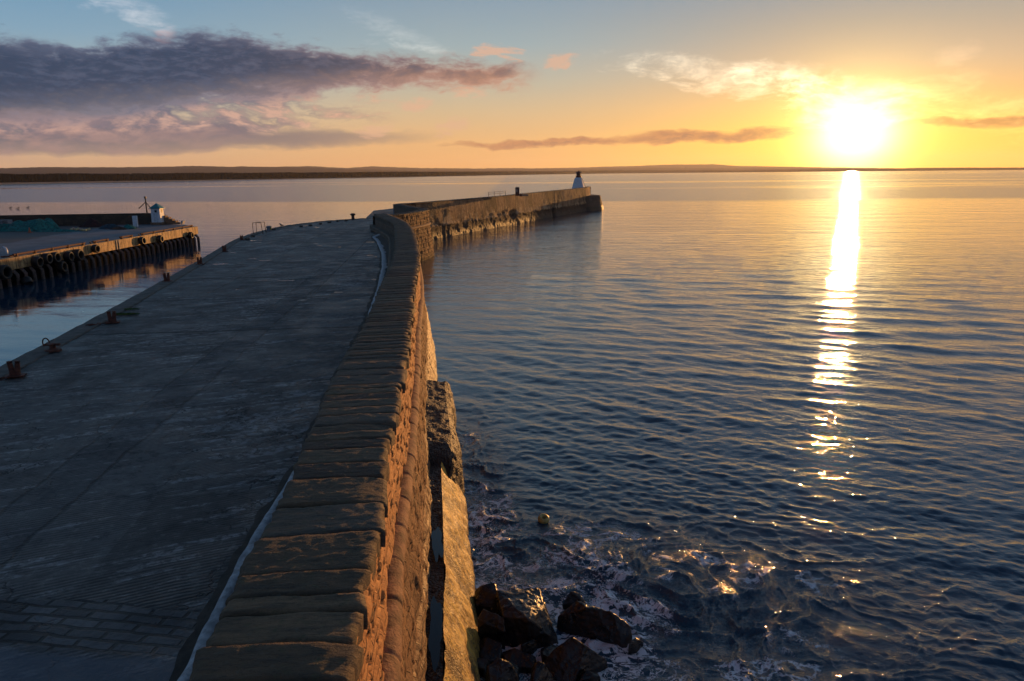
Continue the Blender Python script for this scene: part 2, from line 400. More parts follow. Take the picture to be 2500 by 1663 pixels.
# ------------------------------------------------------------------ sea
def sea():
    nr_edges = [5.0]
    while nr_edges[-1] < 14200:
        r_ = nr_edges[-1]; nr_edges.append(r_+max(.045, min(r_*r_/(10*737)*1.0, .012*r_ if r_ > 90 else 9, r_*.03)))
    rr = np.array([0.5, 2, 3.5]+nr_edges)
    th = np.r_[np.linspace(-180, -52, 40, endpoint=False), np.linspace(-52, -40, 60, endpoint=False), np.linspace(-40, 42, 1250), np.linspace(43, 60, 50), np.linspace(64, 180, 36)]
    th = np.radians(th)
    Rg, T = np.meshgrid(rr, th, indexing='ij')
    X = Rg*np.sin(T); Y = Rg*np.cos(T)
    dr = np.gradient(rr)[:, None]*np.ones_like(T)
    dt = np.maximum(Rg*.00115, .01)
    res = np.maximum(dr, dt)
    Z = np.zeros_like(X)
    calm = 1-.86*(1/(1+np.exp((X+9+.16*np.maximum(Y-40, 0)*0)*1.5)))*(Y < 75)
    lee = np.clip((X+9)/14, 0, 1)
    calm = np.where((X < -10), .16+.16*np.clip((Y-100)/120, 0, 1), calm)
    calm = calm*(.55+.45*np.clip((Rg-0)/60, 0, 1)*0+.45*lee)
    patch = .75+.45*fbm(X*.05+2, Y*.035, 0, 3)
    r2 = np.random.default_rng(3)
    NW = 84
    for i in range(NW):
        lam = .24*(4.6/.24)**((i+.5)/NW)
        spread = 27 if lam < 1.0 else 17
        a = math.radians(25+r2.normal()*spread)
        k = 2*math.pi/lam; kx, ky = k*math.sin(a), k*math.cos(a)
        s = (.040 if lam < .5 else .026 if lam < 1.0 else (.015 if lam < 2.2 else .009))*(.8+.4*r2.random())
        amp = s/k*np.clip((lam/res-2.2)/2.5, 0, 1)
        ph = r2.random()*6.283
        grp = .55+.9*np.clip(.5+.7*vnoise(X/(lam*5)+i*3.1, Y/(lam*4)+i, i*.7), 0, 1)*(Rg < 150) if lam > .5 and i % 2 == 0 else 1.0
        q = X*kx+Y*ky+ph
        if lam > .9: grp = grp*(.85+1.7*np.clip((Rg-22)/60, 0, 1))
        Z += amp*grp*(np.sin(q)+.24*np.cos(2*q+math.pi))
    Z *= calm*patch
    # confused water round the boulders and the toe of the wall
    dx, dy = (X-3.0), (Y-16.2)
    turb = np.exp(-((dx/6.0)**2+((dy+.22*dx)/3.6)**2))
    turb2 = np.exp(-(((X-wr(np.clip(Y, 3, 79))-2.0)/1.3)**2))*(Y < 34)*(Y > 3)*np.clip((34-Y)/12, 0, 1)*.75
    tb = np.clip(np.maximum(turb, turb2)*1.25, 0, 1)
    near = Rg < 48
    n = np.zeros_like(X); 
    xx, yy = X[near], Y[near]
    qx = xx+1.3*vnoise(xx*.5, yy*.5, 1)+.35*vnoise(xx*1.7, yy*1.7, 2); qy = yy+1.3*vnoise(xx*.5+9, yy*.5, 3)+.35*vnoise(xx*1.7+5, yy*1.7, 4)
    rid = 1-np.abs(vnoise(qx*.75, qy*1.15, 5)); rid2 = 1-np.abs(vnoise(qx*1.9+3, qy*2.6, 6)); rid3 = 1-np.abs(vnoise(qx*4.6, qy*6, 8))
    n[near] = .11*(rid**4-.3)+.05*(rid2**4-.3)+.024*(rid3**3-.35)+.010*fbm(qx*9, qy*13, 3, 2)
    Z = Z*(1-.45*tb)+n*tb
    ft = np.zeros_like(X)
    for px_, py_, r0_ in ((1290, 1510, .95), (1450, 1530, .9), (1400, 1610, .9), (1220, 1640, .7), (1320, 1650, .6), (1200, 1450, .6), (1395, 1450, .5), (1262, 1600, .5)):
        c_ = at(px_, py_, 0); ft = np.maximum(ft, np.exp(-(np.maximum(np.hypot(X-c_.x, (Y-c_.y)*1.0)-r0_, 0)/.75)**1.5))
    ft = np.maximum(ft, .75*np.exp(-(((X-wr(np.clip(Y, 3, 79))-1.3)/.5)**2))*(Y < 21)*(Y > 3))
    c_ = at(1560, 1660, 0); ft = np.maximum(ft, .85*np.exp(-((X-c_.x)/1.8)**2-((Y-c_.y)/1.2)**2))
    me = grid_mesh('sea', np.stack([X, Y, Z], -1), attrs={'foam': tb, 'churn': ft})
    o = link('sea', me, None, smooth=True); tag(o, kind='structure')
    def f(g):
        p = g.pos(); x, y, z = g.sep(p); r_ = g.vm('LENGTH', p)
        rot = g.xyz(x*.88-y*.47, x*.47+y*.88, 0.0)
        a, b, _ = g.sep(rot)
        h = g.noise(g.xyz(a*1.6, b*3.4, 0.0), 1.0, 5, .55)*.55+g.noise(g.xyz(x*.35, y*.9, 5.0), 1.0, 4, .5)*1.1
        h = h+g.noise(g.xyz(a*5.0, b*10.0, 0.0), 1.0, 3, .55)*.20
        fa2 = g.ss(r_, 45, 220)
        h = h+g.noise(g.xyz(a*.30, b*.85, 8.0), 1.0, 4, .6)*2.6*g.ss(r_, 22, 90)+g.noise(g.xyz(x*.05, y*.15, 6.0), 1.0, 5, .62)*11.0*fa2
        far = g.ss(r_, 30, 180)
        bl = g.noise(g.xyz(x*.0025, y*.010, 1.0), 1.0, 4, .55)
        h2 = g.noise(g.xyz(x*.08, y*.22, 2.0), 1.0, 6, .6)*4.0
        # wind line: rougher water farther out; slicks as long bands
        wl_ = g.ss(y+x*.12+(bl-.5)*160.0, 255, 285)
        slick = g.ss(g.noise(g.xyz(x*.0011+3, y*.0045, 1.0), 1.0, 4, .6), .56, .62)
        har = g.ss(x, -9, -16)
        rough = wl_*.13*(1.0-slick*.75)+far*.03+.012
        hh = h*(1.0-har*.86)+h2*far*(1.0-har*.5)
        nb = g.bump(hh, .85, .055)
        # foam
        fo = g.attr('foam')
        pw = g.noise(g.xyz(x, y, 0.0), .55, 3, .5, color=True)
        q = g.vm('ADD', g.xyz(x, y*1.3, 0.0), g.vm('SCALE', pw, scale=2.6))
        q2 = g.vm('ADD', q, g.vm('SCALE', g.noise(p, 2.6, 3, .5, color=True), scale=.5))
        v1 = g.noise(q2, .9, 5, .62); v2 = g.noise(q2, 2.6, 5, .65); v3 = g.noise(q2, 11.0, 4, .65); ch = g.attr('churn'); v0 = g.noise(q, .42, 3, .5)
        gate = g.ss(v0, .44, .56); l1 = g.ss(g.m('ABSOLUTE', v1-.5), .065, .0)*gate; l2 = g.ss(g.m('ABSOLUTE', v2-.5), .045, .0)
        core = g.ss(ch*.9+(v2-.5)*3.0+(v1-.5)*2.2, .84, 1.16)
        fm = (l1*g.ss(fo, .25, .7)*.75+l2*g.m('MAXIMUM', g.ss(ch, .3, .8), g.ss(fo, .6, 1.0)*gate*.8)*.8+core*.95)*g.ss(v3, .28, .54)
        fm = g.ss(fm, .14, .62)
        return {'Base Color': g.mix(fm, (.012, .048, .085, 1), (.85, .87, .90, 1)), 'Roughness': g.m('MAXIMUM', rough, fm*.75),
                'IOR': 1.5, 'Normal': g.bump(fm*.6+v3*fo*1.0, .7, .06, nb)}
    me.materials.append(gmat('sea_water', f))
    return o
sea()
# ------------------------------------------------------------------ stone materials
def masonry(name, ca, cb, cj, row=.32, ln=.6, joint=.03, rough=.85, bd=.05, streak=0.0, lichen=None, wetz=None, warp=.12, growth=None):
    def f(g):
        uv = g.uv(); p = g.pos(); x, y, z = g.sep(p)
        wn = g.noise(p, 1.3, 3, .55, color=True)
        u = g.vm('ADD', uv, g.vm('SCALE', g.vm('SUBTRACT', wn, (.5, .5, .5)), scale=warp*2))
        n = g.n.new('ShaderNodeTexBrick'); g.put(n.inputs['Vector'], u)
        n.inputs['Color1'].default_value = (0, 0, 0, 1); n.inputs['Color2'].default_value = (1, 1, 1, 1)
        n.inputs['Mortar'].default_value = (.5, .5, .5, 1); n.inputs['Scale'].default_value = 1
        n.inputs['Mortar Size'].default_value = joint; n.inputs['Mortar Smooth'].default_value = .6
        n.inputs['Brick Width'].default_value = ln; n.inputs['Row Height'].default_value = row
        n.offset_frequency = 2; n.squash = .7; n.squash_frequency = 3
        tint = E(g, n.outputs['Color']); mort = E(g, n.outputs['Fac'])
        big = g.noise(p, .35, 4, .6); md = g.noise(p, 2.2, 5, .6); fine = g.noise(p, 16.0, 5, .65)
        c = g.mix(tint*.6+(md-.5)*1.1+.2, ca, cb)
        c = g.mix(g.ss(big, .35, .65)*.5, c, ca)
        c = g.mix(g.ss(fine, .45, .75)*.4, c, tuple(v*.45 for v in ca[:3])+(1,))
        c = g.mix(mort*.8, c, cj)
        if lichen: c = g.mix(g.ss(g.noise(p, 5.0, 6, .65), .58, .68)*.6, c, lichen)
        if growth: c = g.mix(g.ss(z+(md-.5)*1.6, growth[1]+.4, growth[1]-.4), c, growth[0])
        ro = rough
        if wetz is not None: ro = g.ss(z+(md-.5)*.6, wetz-.2, wetz+.3, .6, rough)
        h = (1.0-mort)*1.0+tint*.35+md*.9+fine*.35+g.noise(g.vm('MULTIPLY', p, (1, 1, 3.5)), 3.0, 5, .6)*.8
        return {'Base Color': c, 'Roughness': ro, 'Normal': g.bump(h, .9, bd)}
    return gmat(name, f)
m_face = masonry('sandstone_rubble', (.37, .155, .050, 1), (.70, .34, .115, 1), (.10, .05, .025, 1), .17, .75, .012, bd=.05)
m_low = masonry('wet_sandstone', (.16, .075, .032, 1), (.34, .17, .065, 1), (.05, .028, .016, 1), .3, .6, .02, wetz=2.2, bd=.08, growth=((.06, .042, .022, 1), .5))
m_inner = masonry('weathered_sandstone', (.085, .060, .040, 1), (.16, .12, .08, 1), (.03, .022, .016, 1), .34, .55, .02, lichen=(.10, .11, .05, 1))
m_far = masonry('harbour_stone', (.14, .085, .05, 1), (.30, .18, .09, 1), (.05, .03, .02, 1), .4, .8, .02, bd=.1, growth=((.05, .035, .02, 1), .9), wetz=1.0)
m_render = None
def f(g):
    p = g.pos(); x, y, z = g.sep(p); uv = g.uv(); s, v, _ = g.sep(uv)
    big = g.noise(p, .12, 3, .6); md = g.noise(g.vm('MULTIPLY', p, (1, 1, .6)), .9, 5, .65); fine = g.noise(p, 5.0, 6, .7)
    panel = g.m('FRACT', s/21.0+.31)
    seam = g.ss(g.m('ABSOLUTE', panel-.5), .006, .003)
    c = g.mix(g.ss(md, .35, .65), (.28, .15, .075, 1), (.52, .31, .16, 1))
    c = g.mix(g.ss(big+(panel-.5)*.3, .42, .6)*.75, c, (.09, .065, .035, 1))
    sunlit_flake = g.ss(fine+(md-.5)*.9-(z-3.2)*.09, .52, .57)*g.ss(z+(md-.5), 1.7, 2.1)
    c = g.mix(sunlit_flake*.85, c, (.62, .42, .24, 1))  # flakes low on the face coloured gold to stand for sunlit patches
    c = g.mix(g.ss(z+(md-.5)*1.6, 2.2, 1.6)*.9, c, (.05, .031, .019, 1))
    c = g.mix(g.ss(z+(md-.5)*2.0, 1.1, .4), c, (.03, .022, .015, 1))
    c = g.mix(seam, c, (.05, .03, .02, 1))
    return {'Base Color': c, 'Roughness': g.ss(z, .4, 1.6, .65, .9), 'Normal': g.bump(sunlit_flake*.9+md*2.0+fine*1.2, 1.0, .24)}
m_render = gmat('flaking_render', f)
def f(g):
    p = g.pos(); t = g.attr('tint'); t2 = g.attr('tint2')
    md = g.noise(g.vm('MULTIPLY', p, (.8, 4.2, 2.0)), 2.4, 7, .68); fine = g.noise(p, 22.0, 6, .7); li = g.noise(p, 7.0, 6, .7)
    c = g.mix(t, (.095, .056, .028, 1), (.21, .135, .070, 1))
    c = g.mix(g.ss(t2, .35, .8)*.55, c, (.13, .112, .090, 1))
    c = g.mix(g.ss(t, .25, .05)*.6, c, (.10, .048, .028, 1))
    c = g.mix(g.ss(md, .42, .66)*.62, c, (.034, .026, .020, 1))
    c = g.mix(g.ss(md, .55, .35)*.5*t2, c, (.20, .085, .035, 1))
    c = g.mix(g.ss(li, .60, .68)*.45, c, (.13, .13, .10, 1))
    c = g.mix(g.ss(li, .44, .38)*.5, c, (.085, .080, .030, 1))
    c = g.mix(g.ss(fine, .5, .72)*.5, c, (.022, .017, .013, 1))
    return {'Base Color': c, 'Roughness': .78, 'Normal': g.bump(md*1.2+fine*.6+li*.4, 1.0, .035)}
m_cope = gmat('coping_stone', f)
m_cement = simple('pale_cement', (.44, .45, .46, 1), .85, 7, .35, bump=1.0)
m_gutter = simple('gutter_brown', (.060, .047, .036, 1), .9, 3, .4, bump=.8)
m_rust = simple('rusty_iron', (.115, .034, .018, 1), .75, 9, .5, bump=.7)
m_black = simple('black_rubber', (.012, .012, .013, 1), .6, 8, .4)
m_white = simple('white_paint', (.62, .66, .70, 1), .6, 4, .12, bump=.25)
m_rubber = simple('tyre_rubber', (.012, .011, .010, 1), .55, 8, .5)
m_rock = None
def f(g):
    p = g.pos(); x, y, z = g.sep(p)
    n = g.noise(p, 2.0, 6, .6); s_ = g.noise(g.vm('MULTIPLY', p, (3.0, 1.2, 5.0)), 1.6, 6, .6); fine = g.noise(p, 18, 5, .7)
    c = g.mix(g.ss(n, .35, .65), (.004, .004, .005, 1), (.013, .012, .012, 1))
    c = g.mix(g.ss(s_, .56, .64)*.7, c, (.030, .020, .016, 1))
    return {'Base Color': c, 'Roughness': g.ss(n, .35, .65, .2, .42), 'Normal': g.bump(s_*1.0+fine*.35+n*.5, .7, .04)}
m_rock = gmat('wet_dark_rock', f)
def f(g):
    p = g.pos()
    v = g.vor(p, 16.0, 'F1'); v2 = g.vor(p, 34.0, 'F1'); n = g.noise(p, 1.6, 5, .6)
    c = g.mix(g.ss(v, .1, .5), (.10, .065, .042, 1), (.018, .013, .011, 1))
    c = g.mix(g.ss(v2, .3, .1)*.4, c, (.22, .16, .11, 1))
    return {'Base Color': c, 'Roughness': .6, 'Normal': g.bump((1.0-v)*1.0+(1.0-v2)*.4+n, 1.0, .06)}
m_mussel = gmat('mussel_crust', f)
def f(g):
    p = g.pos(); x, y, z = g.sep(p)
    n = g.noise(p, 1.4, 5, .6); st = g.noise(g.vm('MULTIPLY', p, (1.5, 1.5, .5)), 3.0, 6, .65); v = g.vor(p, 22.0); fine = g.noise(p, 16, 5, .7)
    c = g.mix(g.ss(st, .4, .65), (.46, .26, .055, 1), (.80, .52, .10, 1))  # gold of the low sun is put into the concrete's base colour
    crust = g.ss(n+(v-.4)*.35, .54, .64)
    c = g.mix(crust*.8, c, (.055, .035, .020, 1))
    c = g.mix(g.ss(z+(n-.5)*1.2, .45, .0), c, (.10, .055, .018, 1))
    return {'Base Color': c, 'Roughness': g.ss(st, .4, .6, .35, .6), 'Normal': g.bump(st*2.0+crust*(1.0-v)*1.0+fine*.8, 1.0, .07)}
m_apron = gmat('sun_gold_concrete', f)

# deck concrete
def f(g):
    p = g.pos(); x, y, z = g.sep(p)
    a = x+y*.10; b = y-x*.10                      # slab axes
    big = g.noise(p, .16, 4, .6); md = g.noise(p, .8, 6, .62); fine = g.noise(p, 12.0, 6, .7)
    # brushed grooves about 25 degrees off the slab axis
    ca, sa = math.cos(math.radians(24)), math.sin(math.radians(24))
    gu = x*ca+y*sa; gv = y*ca-x*sa
    wob = g.noise(g.xyz(gu*.5, gv*.5, 0.0), 1.0, 3, .5)
    grv = g.m('SINE', (gv+wob*.25)*(2*math.pi/.085))
    grm = g.ss(g.noise(g.xyz(gu*.35, gv*1.3, 3.0), 1.0, 4, .6), .36, .56)*g.ss(y, 62, 40)
    scuff = g.noise(g.xyz(gu*.55, gv*3.2, 8.0), 1.0, 7, .68)
    scm = g.ss(scuff+(big-.5)*.5, .53, .60)*g.ss(g.noise(p, 6.0, 4, .7), .38, .58)
    cellr = g.vor(g.xyz(g.m('FLOOR', a/5.2)*.37, g.m('FLOOR', (b+2.0)/7.5)*.61, 0.0), 3.0, 'F1', 'Color')
    cr_, cg_, cb_ = g.sep(cellr)
    c = g.mix(g.ss(md, .3, .7), (.060, .055, .050, 1), (.125, .116, .105, 1))
    c = g.mix(cr_*.65, c, (.040, .035, .032, 1))
    c = g.mix(g.ss(cg_, .6, .65)*g.ss(md, .35, .6)*.4, c, (.15, .145, .14, 1))
    c = g.mix(g.ss(big, .5, .68)*.55, c, (.060, .048, .038, 1))
    c = g.mix(scm*.85, c, (.33, .325, .32, 1))
    c = g.mix(g.ss(grv, .2, .95)*grm*.55, c, (.018, .020, .025, 1))
    c = g.mix(g.ss(fine, .55, .75)*.4, c, (.026, .027, .030, 1))
    tn = g.noise(p, 4.5, 6, .72)
    c = g.mix(g.ss(tn, .50, .62)*.7, c, (.030, .028, .026, 1))
    c = g.mix(g.ss(tn, .45, .34)*.5, c, (.20, .19, .175, 1))
    # slab joints, cracks
    def line(v, per, wd):
        fr = g.m('FRACT', v/per); dd = g.m('MINIMUM', fr, 1.0-fr)*per
        return g.ss(dd, wd, wd*.3)
    jw = (md-.5)*.25
    jt = line(b+2.0+jw, 7.5, .10)*g.ss(y, 18, 22)
    jl = line(a+jw*.8+.9, 5.2, .05)*g.ss(y, 34, 38)
    crk = g.ss(g.m('ABSOLUTE', g.noise(p, .45, 6, .55)-.5), .006, .001)*g.ss(big, .5, .55)
    # darker repaired strip running down the quay
    px_ = g.m('ABSOLUTE', x+9.2+(y-22)*.085+(md-.5)*.5)
    strip = g.ss(px_, .62, .45)*g.ss(y, 50, 40)
    c = g.mix(strip*.5, c, (.032, .034, .040, 1))
    edge2 = g.ss(g.m('ABSOLUTE', px_-.52), .06, .02)*g.ss(y, 50, 40)
    # pale worn patches round the bollards
    pt = g.ss(g.noise(g.xyz(x*.35, y*1.1, 2.0), 1.0, 5, .55), .56, .61)*g.ss(x+y*.13, -7.0, -10.5)
    c = g.mix(pt*.5, c, (.12, .118, .112, 1))
    dk = g.m('MAXIMUM', g.m('MAXIMUM', jt, jl), g.m('MAXIMUM', crk, edge2*.6))
    c = g.mix(dk*.95, c, (.008, .008, .009, 1))
    # setts (stone paving) beside the near foot of the wall
    n = g.n.new('ShaderNodeTexBrick'); g.put(n.inputs['Vector'], g.vm('ADD', g.xyz(x-y*.14, y+x*.16, 0.0), g.vm('SCALE', g.noise(p, 1.5, 2, .5, color=True), scale=.14)))
    n.inputs['Color1'].default_value = (.040, .042, .046, 1); n.inputs['Color2'].default_value = (.13, .13, .135, 1)
    n.inputs['Mortar'].default_value = (.014, .012, .010, 1); n.inputs['Scale'].default_value = 1
    n.inputs['Mortar Size'].default_value = .034; n.inputs['Mortar Smooth'].default_value = .35
    n.inputs['Brick Width'].default_value = .52; n.inputs['Row Height'].default_value = .19
    bm_ = E(g, n.outputs['Fac']); bc = E(g, n.outputs['Color'])
    yy = y+x*.16+(md-.5)*.7
    zone = g.ss(yy, YS0, YS0+.15)*g.ss(yy, YS1+.15, YS1)*g.ss(x+(md-.5)*.8, -3.9, -4.4)
    c = g.mix(zone, c, g.mix(g.ss(fine, .4, .7)*.5, bc, (.03, .028, .026, 1)))
    smooth = g.ss(yy, YS0+.1, YS0-.1)
    c = g.mix(smooth*.8, c, g.mix(md, (.07, .085, .11, 1), (.12, .14, .175, 1)))
    # puddles
    pd = g.ss(g.noise(g.xyz(x*.45, y*.9, 11.0), 1.0, 4, .5)+(cb_-.5)*.10, .70, .72)*g.ss(y, 26, 40)
    c = g.mix(pd*.6, c, (.012, .013, .016, 1))
    ro = g.mix(pd, g.ss(md, .3, .7, .5, .85), .06)
    h = md*.9+fine*.8+tn*.9-dk*1.8-grv*grm*.22*(1.0-zone)*(1.0-smooth)+scm*.15-bm_*zone*2.0
    nrm = g.bump(h*(1.0-pd), .8, .035)
    return {'Base Color': c, 'Roughness': ro, 'Normal': nrm}
YS0 = at(250, 1602, ZD).y+at(250, 1602, ZD).x*.16
YS1 = at(250, 1480, ZD).y+at(250, 1480, ZD).x*.16
m_deck = gmat('worn_concrete', f)

# ------------------------------------------------------------------ near quay deck
EDGE = [(-12.0, -12), (-13.2, 0), (-14.4, 12), (-15.6, 21.7), (-16.3, 25.5), (-17.4, 31.3), (-19.4, 41), (-21.5, 51), (-23.7, 61), (-25.2, 68.6), (-25.9, 76), (-25.8, 85), (-23.6, 93), (-19.5, 98.5), (-17.2, 110), (-19, 118), (-12, 137)]
def quay_deck():
    _E, _s = resample(EDGE, 1.0)
    ys = np.r_[np.linspace(-12, 4, 12, endpoint=False), np.linspace(4, 98, 320)]
    ex = np.interp(ys, _E[:, 1], _E[:, 0]); ex = ex+.05*vnoise(ys*.9, 0)
    ix = np.where(ys < 79, wl(np.clip(ys, 2.5, 79)), np.interp(ys, [79, 86, 95, 98], [-14.4, -12.9, -12.4, -13.4]))+.15
    t = np.linspace(0, 1, 60)
    X = ex[:, None]*(1-t)+ix[:, None]*t; Y = ys[:, None]+0*X
    Z = ZD+.025*fbm(X*.25, Y*.25, 0, 3)-.03
    V = np.stack([X, Y, Z], -1)
    lip = np.stack([ex, ys, np.full_like(ys, -1.5)], -1)[:, None]
    V = np.concatenate([lip, V], 1)
    me = grid_mesh('quay_deck', V, np.stack([V[..., 0], V[..., 1]], -1))
    o = link('quay_deck', me, m_deck); tag(o, kind='structure')
    # edge coping flags along the harbour side
    pts = [p for p in EDGE if -12 <= p[1] <= 99]
    sweep('quay_edge_stones', pts, [(.72, ZD-.02), (.70, ZD+.012), (.03, ZD+.02), (-.06, ZD-.05), (-.06, ZD-.35), (0.0, ZD-.42)], m_edge, None, step=.25, pstep=.1,
          disp=lambda s, v, d, z: .018*vnoise(s*1.6, v*3)+.02*(np.abs(((s+.3*vnoise(s*.4, 1))/1.1) % 1-.5) > .482)*-1)
    tag(bpy.data.objects['quay_edge_stones'], kind='structure')
m_edge = simple('pale_edge_stone', (.085, .082, .072, 1), .85, 2.5, .35, bump=.7)
quay_deck()
# the breakwater's own deck, behind its parapet
bk = MB()
bk.prism([(-16.4, 97), (-12.6, 97.5), (-16.2, 111), (-12.4, 119), (-5.3, 138), (6.8, 170), (19.6, 203.5), (20.8, 212.5), (12, 216), (-10, 165), (-22, 120), (-19.4, 100)], -1.5, ZD-.02)
tag(bk.build('breakwater_deck', m_deck), kind='structure')

# ------------------------------------------------------------------ harbour wall
wall = empty('harbour_wall', (-2, 10, ZD)); wall.location = (0, 0, 0)
tag(wall, 'long curving sandstone parapet with rough coping stones, running from the foreground beside the concrete quay', 'harbour wall')
def facedisp(s, v, d, z):
    # thin-bedded rubble: courses with ragged joints, thickened stones
    ln = .55; rows = .15
    vv = v+.05*vnoise(s*.8, v*.5)
    r_ = np.floor(vv/rows+.35*vnoise(s*.35, np.floor(vv/rows)))
    ss_ = s/ln+_h(r_, r_*0, r_*0)*7.3+.3*vnoise(s*1.2, r_*3.1)
    cell = _h(np.floor(ss_), r_, r_*0+5)
    fr = np.abs(ss_ % 1-.5)*2; fv = np.abs((vv/rows) % 1-.5)*2
    e = .055*(cell-.5)-.05*np.clip((fr-.86)/.14, 0, 1)-.055*np.clip((fv-.76)/.24, 0, 1)*(.4+.6*_h(r_, np.floor(ss_), r_*0))
    e += .022*fbm(s*2.2, v*9, 3, 4)+.035*fbm(s*.9, v*2.2, 0, 3)
    fade = np.clip(np.minimum(v/.12, 1), 0, 1)
    return e*fade
NSTEP = lambda p: .035 if p[1] < 22 else (.09 if p[1] < 45 else .22)
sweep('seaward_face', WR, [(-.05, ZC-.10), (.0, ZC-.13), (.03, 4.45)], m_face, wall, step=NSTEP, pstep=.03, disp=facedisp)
def rolldisp(s, v, d, z):
    L = 1.05; c = s/L+.2*vnoise(s*.3, 4); fr = np.abs(c % 1-.5)*2
    return .022*(_h(np.floor(c), c*0, c*0)-.5)-.045*np.clip((fr-.94)/.06, 0, 1)+.022*fbm(s*2.5, v*5, 1, 4)
roll = [(.02+.19*math.sin(a)+0.0, 4.33+.17*math.cos(a)) for a in np.linspace(-.35, math.pi+.25, 12)]
sweep('string_course', WR, roll, m_roll if 'm_roll' in globals() else simple('reddish_rounded_stone', (.24, .125, .065, 1), .85, 4.0, .5, bump=1.0), wall, step=NSTEP, pstep=.05, disp=rolldisp)
def lowdisp(s, v, d, z):
    c = s/.55+.5*vnoise(s*.6, z*1.1); rr_ = np.floor(z/.33+.3*vnoise(s*.5, 3)); cc = c+_h(rr_, rr_*0, rr_*0)*5
    cell = _h(np.floor(cc), rr_, rr_*0+2); fr = np.abs(cc % 1-.5)*2; fv = np.abs((z/.33+.3*vnoise(s*.5, 3)) % 1-.5)*2
    return .05*(cell-.4)-.035*np.clip((fr-.85)/.15, 0, 1)-.045*np.clip((fv-.8)/.2, 0, 1)+.10*fbm(s*.9, z*1.6, 2, 5, .6)
sweep('footing', WR, [(.06, 4.2), (.16, 3.6), (.34, 1.9), (.62, .6), (.85, -.6)], m_low, wall, step=lambda p: .05 if p[1] < 30 else .18, pstep=.05, disp=lowdisp)
WLr = [(x, y) for x, y in WL]
# inner face is on the left of the path: sweep reversed path so that 'right' is inward to the quay
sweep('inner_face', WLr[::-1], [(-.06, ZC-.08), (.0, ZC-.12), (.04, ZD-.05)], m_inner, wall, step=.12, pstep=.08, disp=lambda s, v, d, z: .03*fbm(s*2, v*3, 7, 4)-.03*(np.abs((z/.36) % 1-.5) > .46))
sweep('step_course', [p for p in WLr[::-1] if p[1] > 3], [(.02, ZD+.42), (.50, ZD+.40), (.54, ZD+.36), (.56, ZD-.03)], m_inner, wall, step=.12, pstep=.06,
      disp=lambda s, v, d, z: .02*fbm(s*2, v*3, 9, 4)-.03*((np.abs(((s)/1.3) % 1-.5) > .485)))
# coping stones, each modelled
def coping(y0, y1, bounds, name, parent, Rf, Lf, z=ZC, over=.05):
    bm = bmesh.new(); l1 = bm.verts.layers.float.new('tint'); l2 = bm.verts.layers.float.new('tint2')
    r3 = random.Random(5)
    for i, (a, b) in enumerate(zip(bounds, bounds[1:])):
        near = a < 16
        nu, nv = (26, max(4, int((b-a)/.035))) if near else ((12, 4) if a < 40 else (6, 3))
        gap = .005+r3.random()*.009
        ra, rb = Rf(a+gap)+over*r3.uniform(-.8, 1.8), Rf(b-gap)+over*r3.uniform(-.8, 1.8)
        la, lb = Lf(a+gap)-.04-r3.random()*.06, Lf(b-gap)-.04-r3.random()*.06
        sl = r3.uniform(-.05, .0)          # stones lie slightly askew
        dz = r3.uniform(-.011, .011); tilt = r3.uniform(.002, .014); t1, t2 = r3.random(), r3.random()**2
        th = .24; so = r3.random()*99
        U = np.linspace(0, 1, nu+1); Vv = np.linspace(0, 1, nv+1)
        uu, vv = np.meshgrid(U, Vv, indexing='ij')
        skew = .05*vnoise(uu*3+so, vv*0+so)*1.0
        yy = (a+gap)+(b-a-2*gap)*vv+skew*.6+sl*(1-uu)*1.6
        xr, xl = ra+(rb-ra)*vv, la+(lb-la)*vv
        xx = xl+(xr-xl)*uu+.03*vnoise(uu*0+so, yy*9)*(uu-.5)*2
        wdt = (xr-xl)
        du = np.minimum(uu, 1-uu)*wdt; dv = np.minimum(vv, 1-vv)*(b-a)
        rnd = -.03*np.exp(-(du/.02)**1.2)-.026*np.exp(-(dv/.009)**1.3)-.02*np.clip(vnoise(uu*7+so, vv*0, so)-.2, 0, 1)*np.exp(-(dv/.05))
        amp = .008 if near else .007
        zz = z+dz+tilt*(vv-.5)*2-.045*(1-uu)+rnd+amp*fbm(xx*2.2, yy*4.5, so, 4)*1.2+.007*vnoise(xx*11, yy*14, so)+.006*vnoise(xx*23, yy*31, so)
        if i in chips: zz -= .05*np.clip((uu-.75)*4, 0, 1)
        top = [[bm.verts.new((xx[j, k], yy[j, k], zz[j, k])) for k in range(nv+1)] for j in range(nu+1)]
        per = [(j, 0) for j in range(nu+1)]+[(nu, k) for k in range(1, nv+1)]+[(j, nv) for j in range(nu-1, -1, -1)]+[(0, k) for k in range(nv-1, 0, -1)]
        low = [bm.verts.new((xx[j, k]+(-.01 if j == nu else .01 if j == 0 else 0), yy[j, k], z-th)) for j, k in per]
        for row in top:
            for v_ in row: v_[l1] = t1; v_[l2] = t2
        for v_ in low: v_[l1] = t1; v_[l2] = t2
        for j in range(nu):
            for k in range(nv): bm.faces.new((top[j][k], top[j+1][k], top[j+1][k+1], top[j][k+1]))
        n = len(per)
        for q in range(n):
            j, k = per[q]; j2, k2 = per[(q+1) % n]
            bm.faces.new((low[q], low[(q+1) % n], top[j2][k2], top[j][k]))
    me = bpy.data.meshes.new(name); bm.to_mesh(me); bm.free()
    return link(name, me, m_cope, parent, smooth=True)
chips = {3, 9, 14, 22, 31, 45, 60}
pb = [1720, 1655, 1560, 1485, 1443, 1388, 1292, 1222, 1160, 1125, 1090, 1068, 1050, 1030, 1008, 990, 972, 957, 944, 934, 912, 897, 880]
bounds = [at(780 if p_ > 1300 else 830, p_, ZC).y for p_ in pb]
bounds = [bounds[0]-1.0, bounds[0]-.5]+bounds
r4 = random.Random(11)
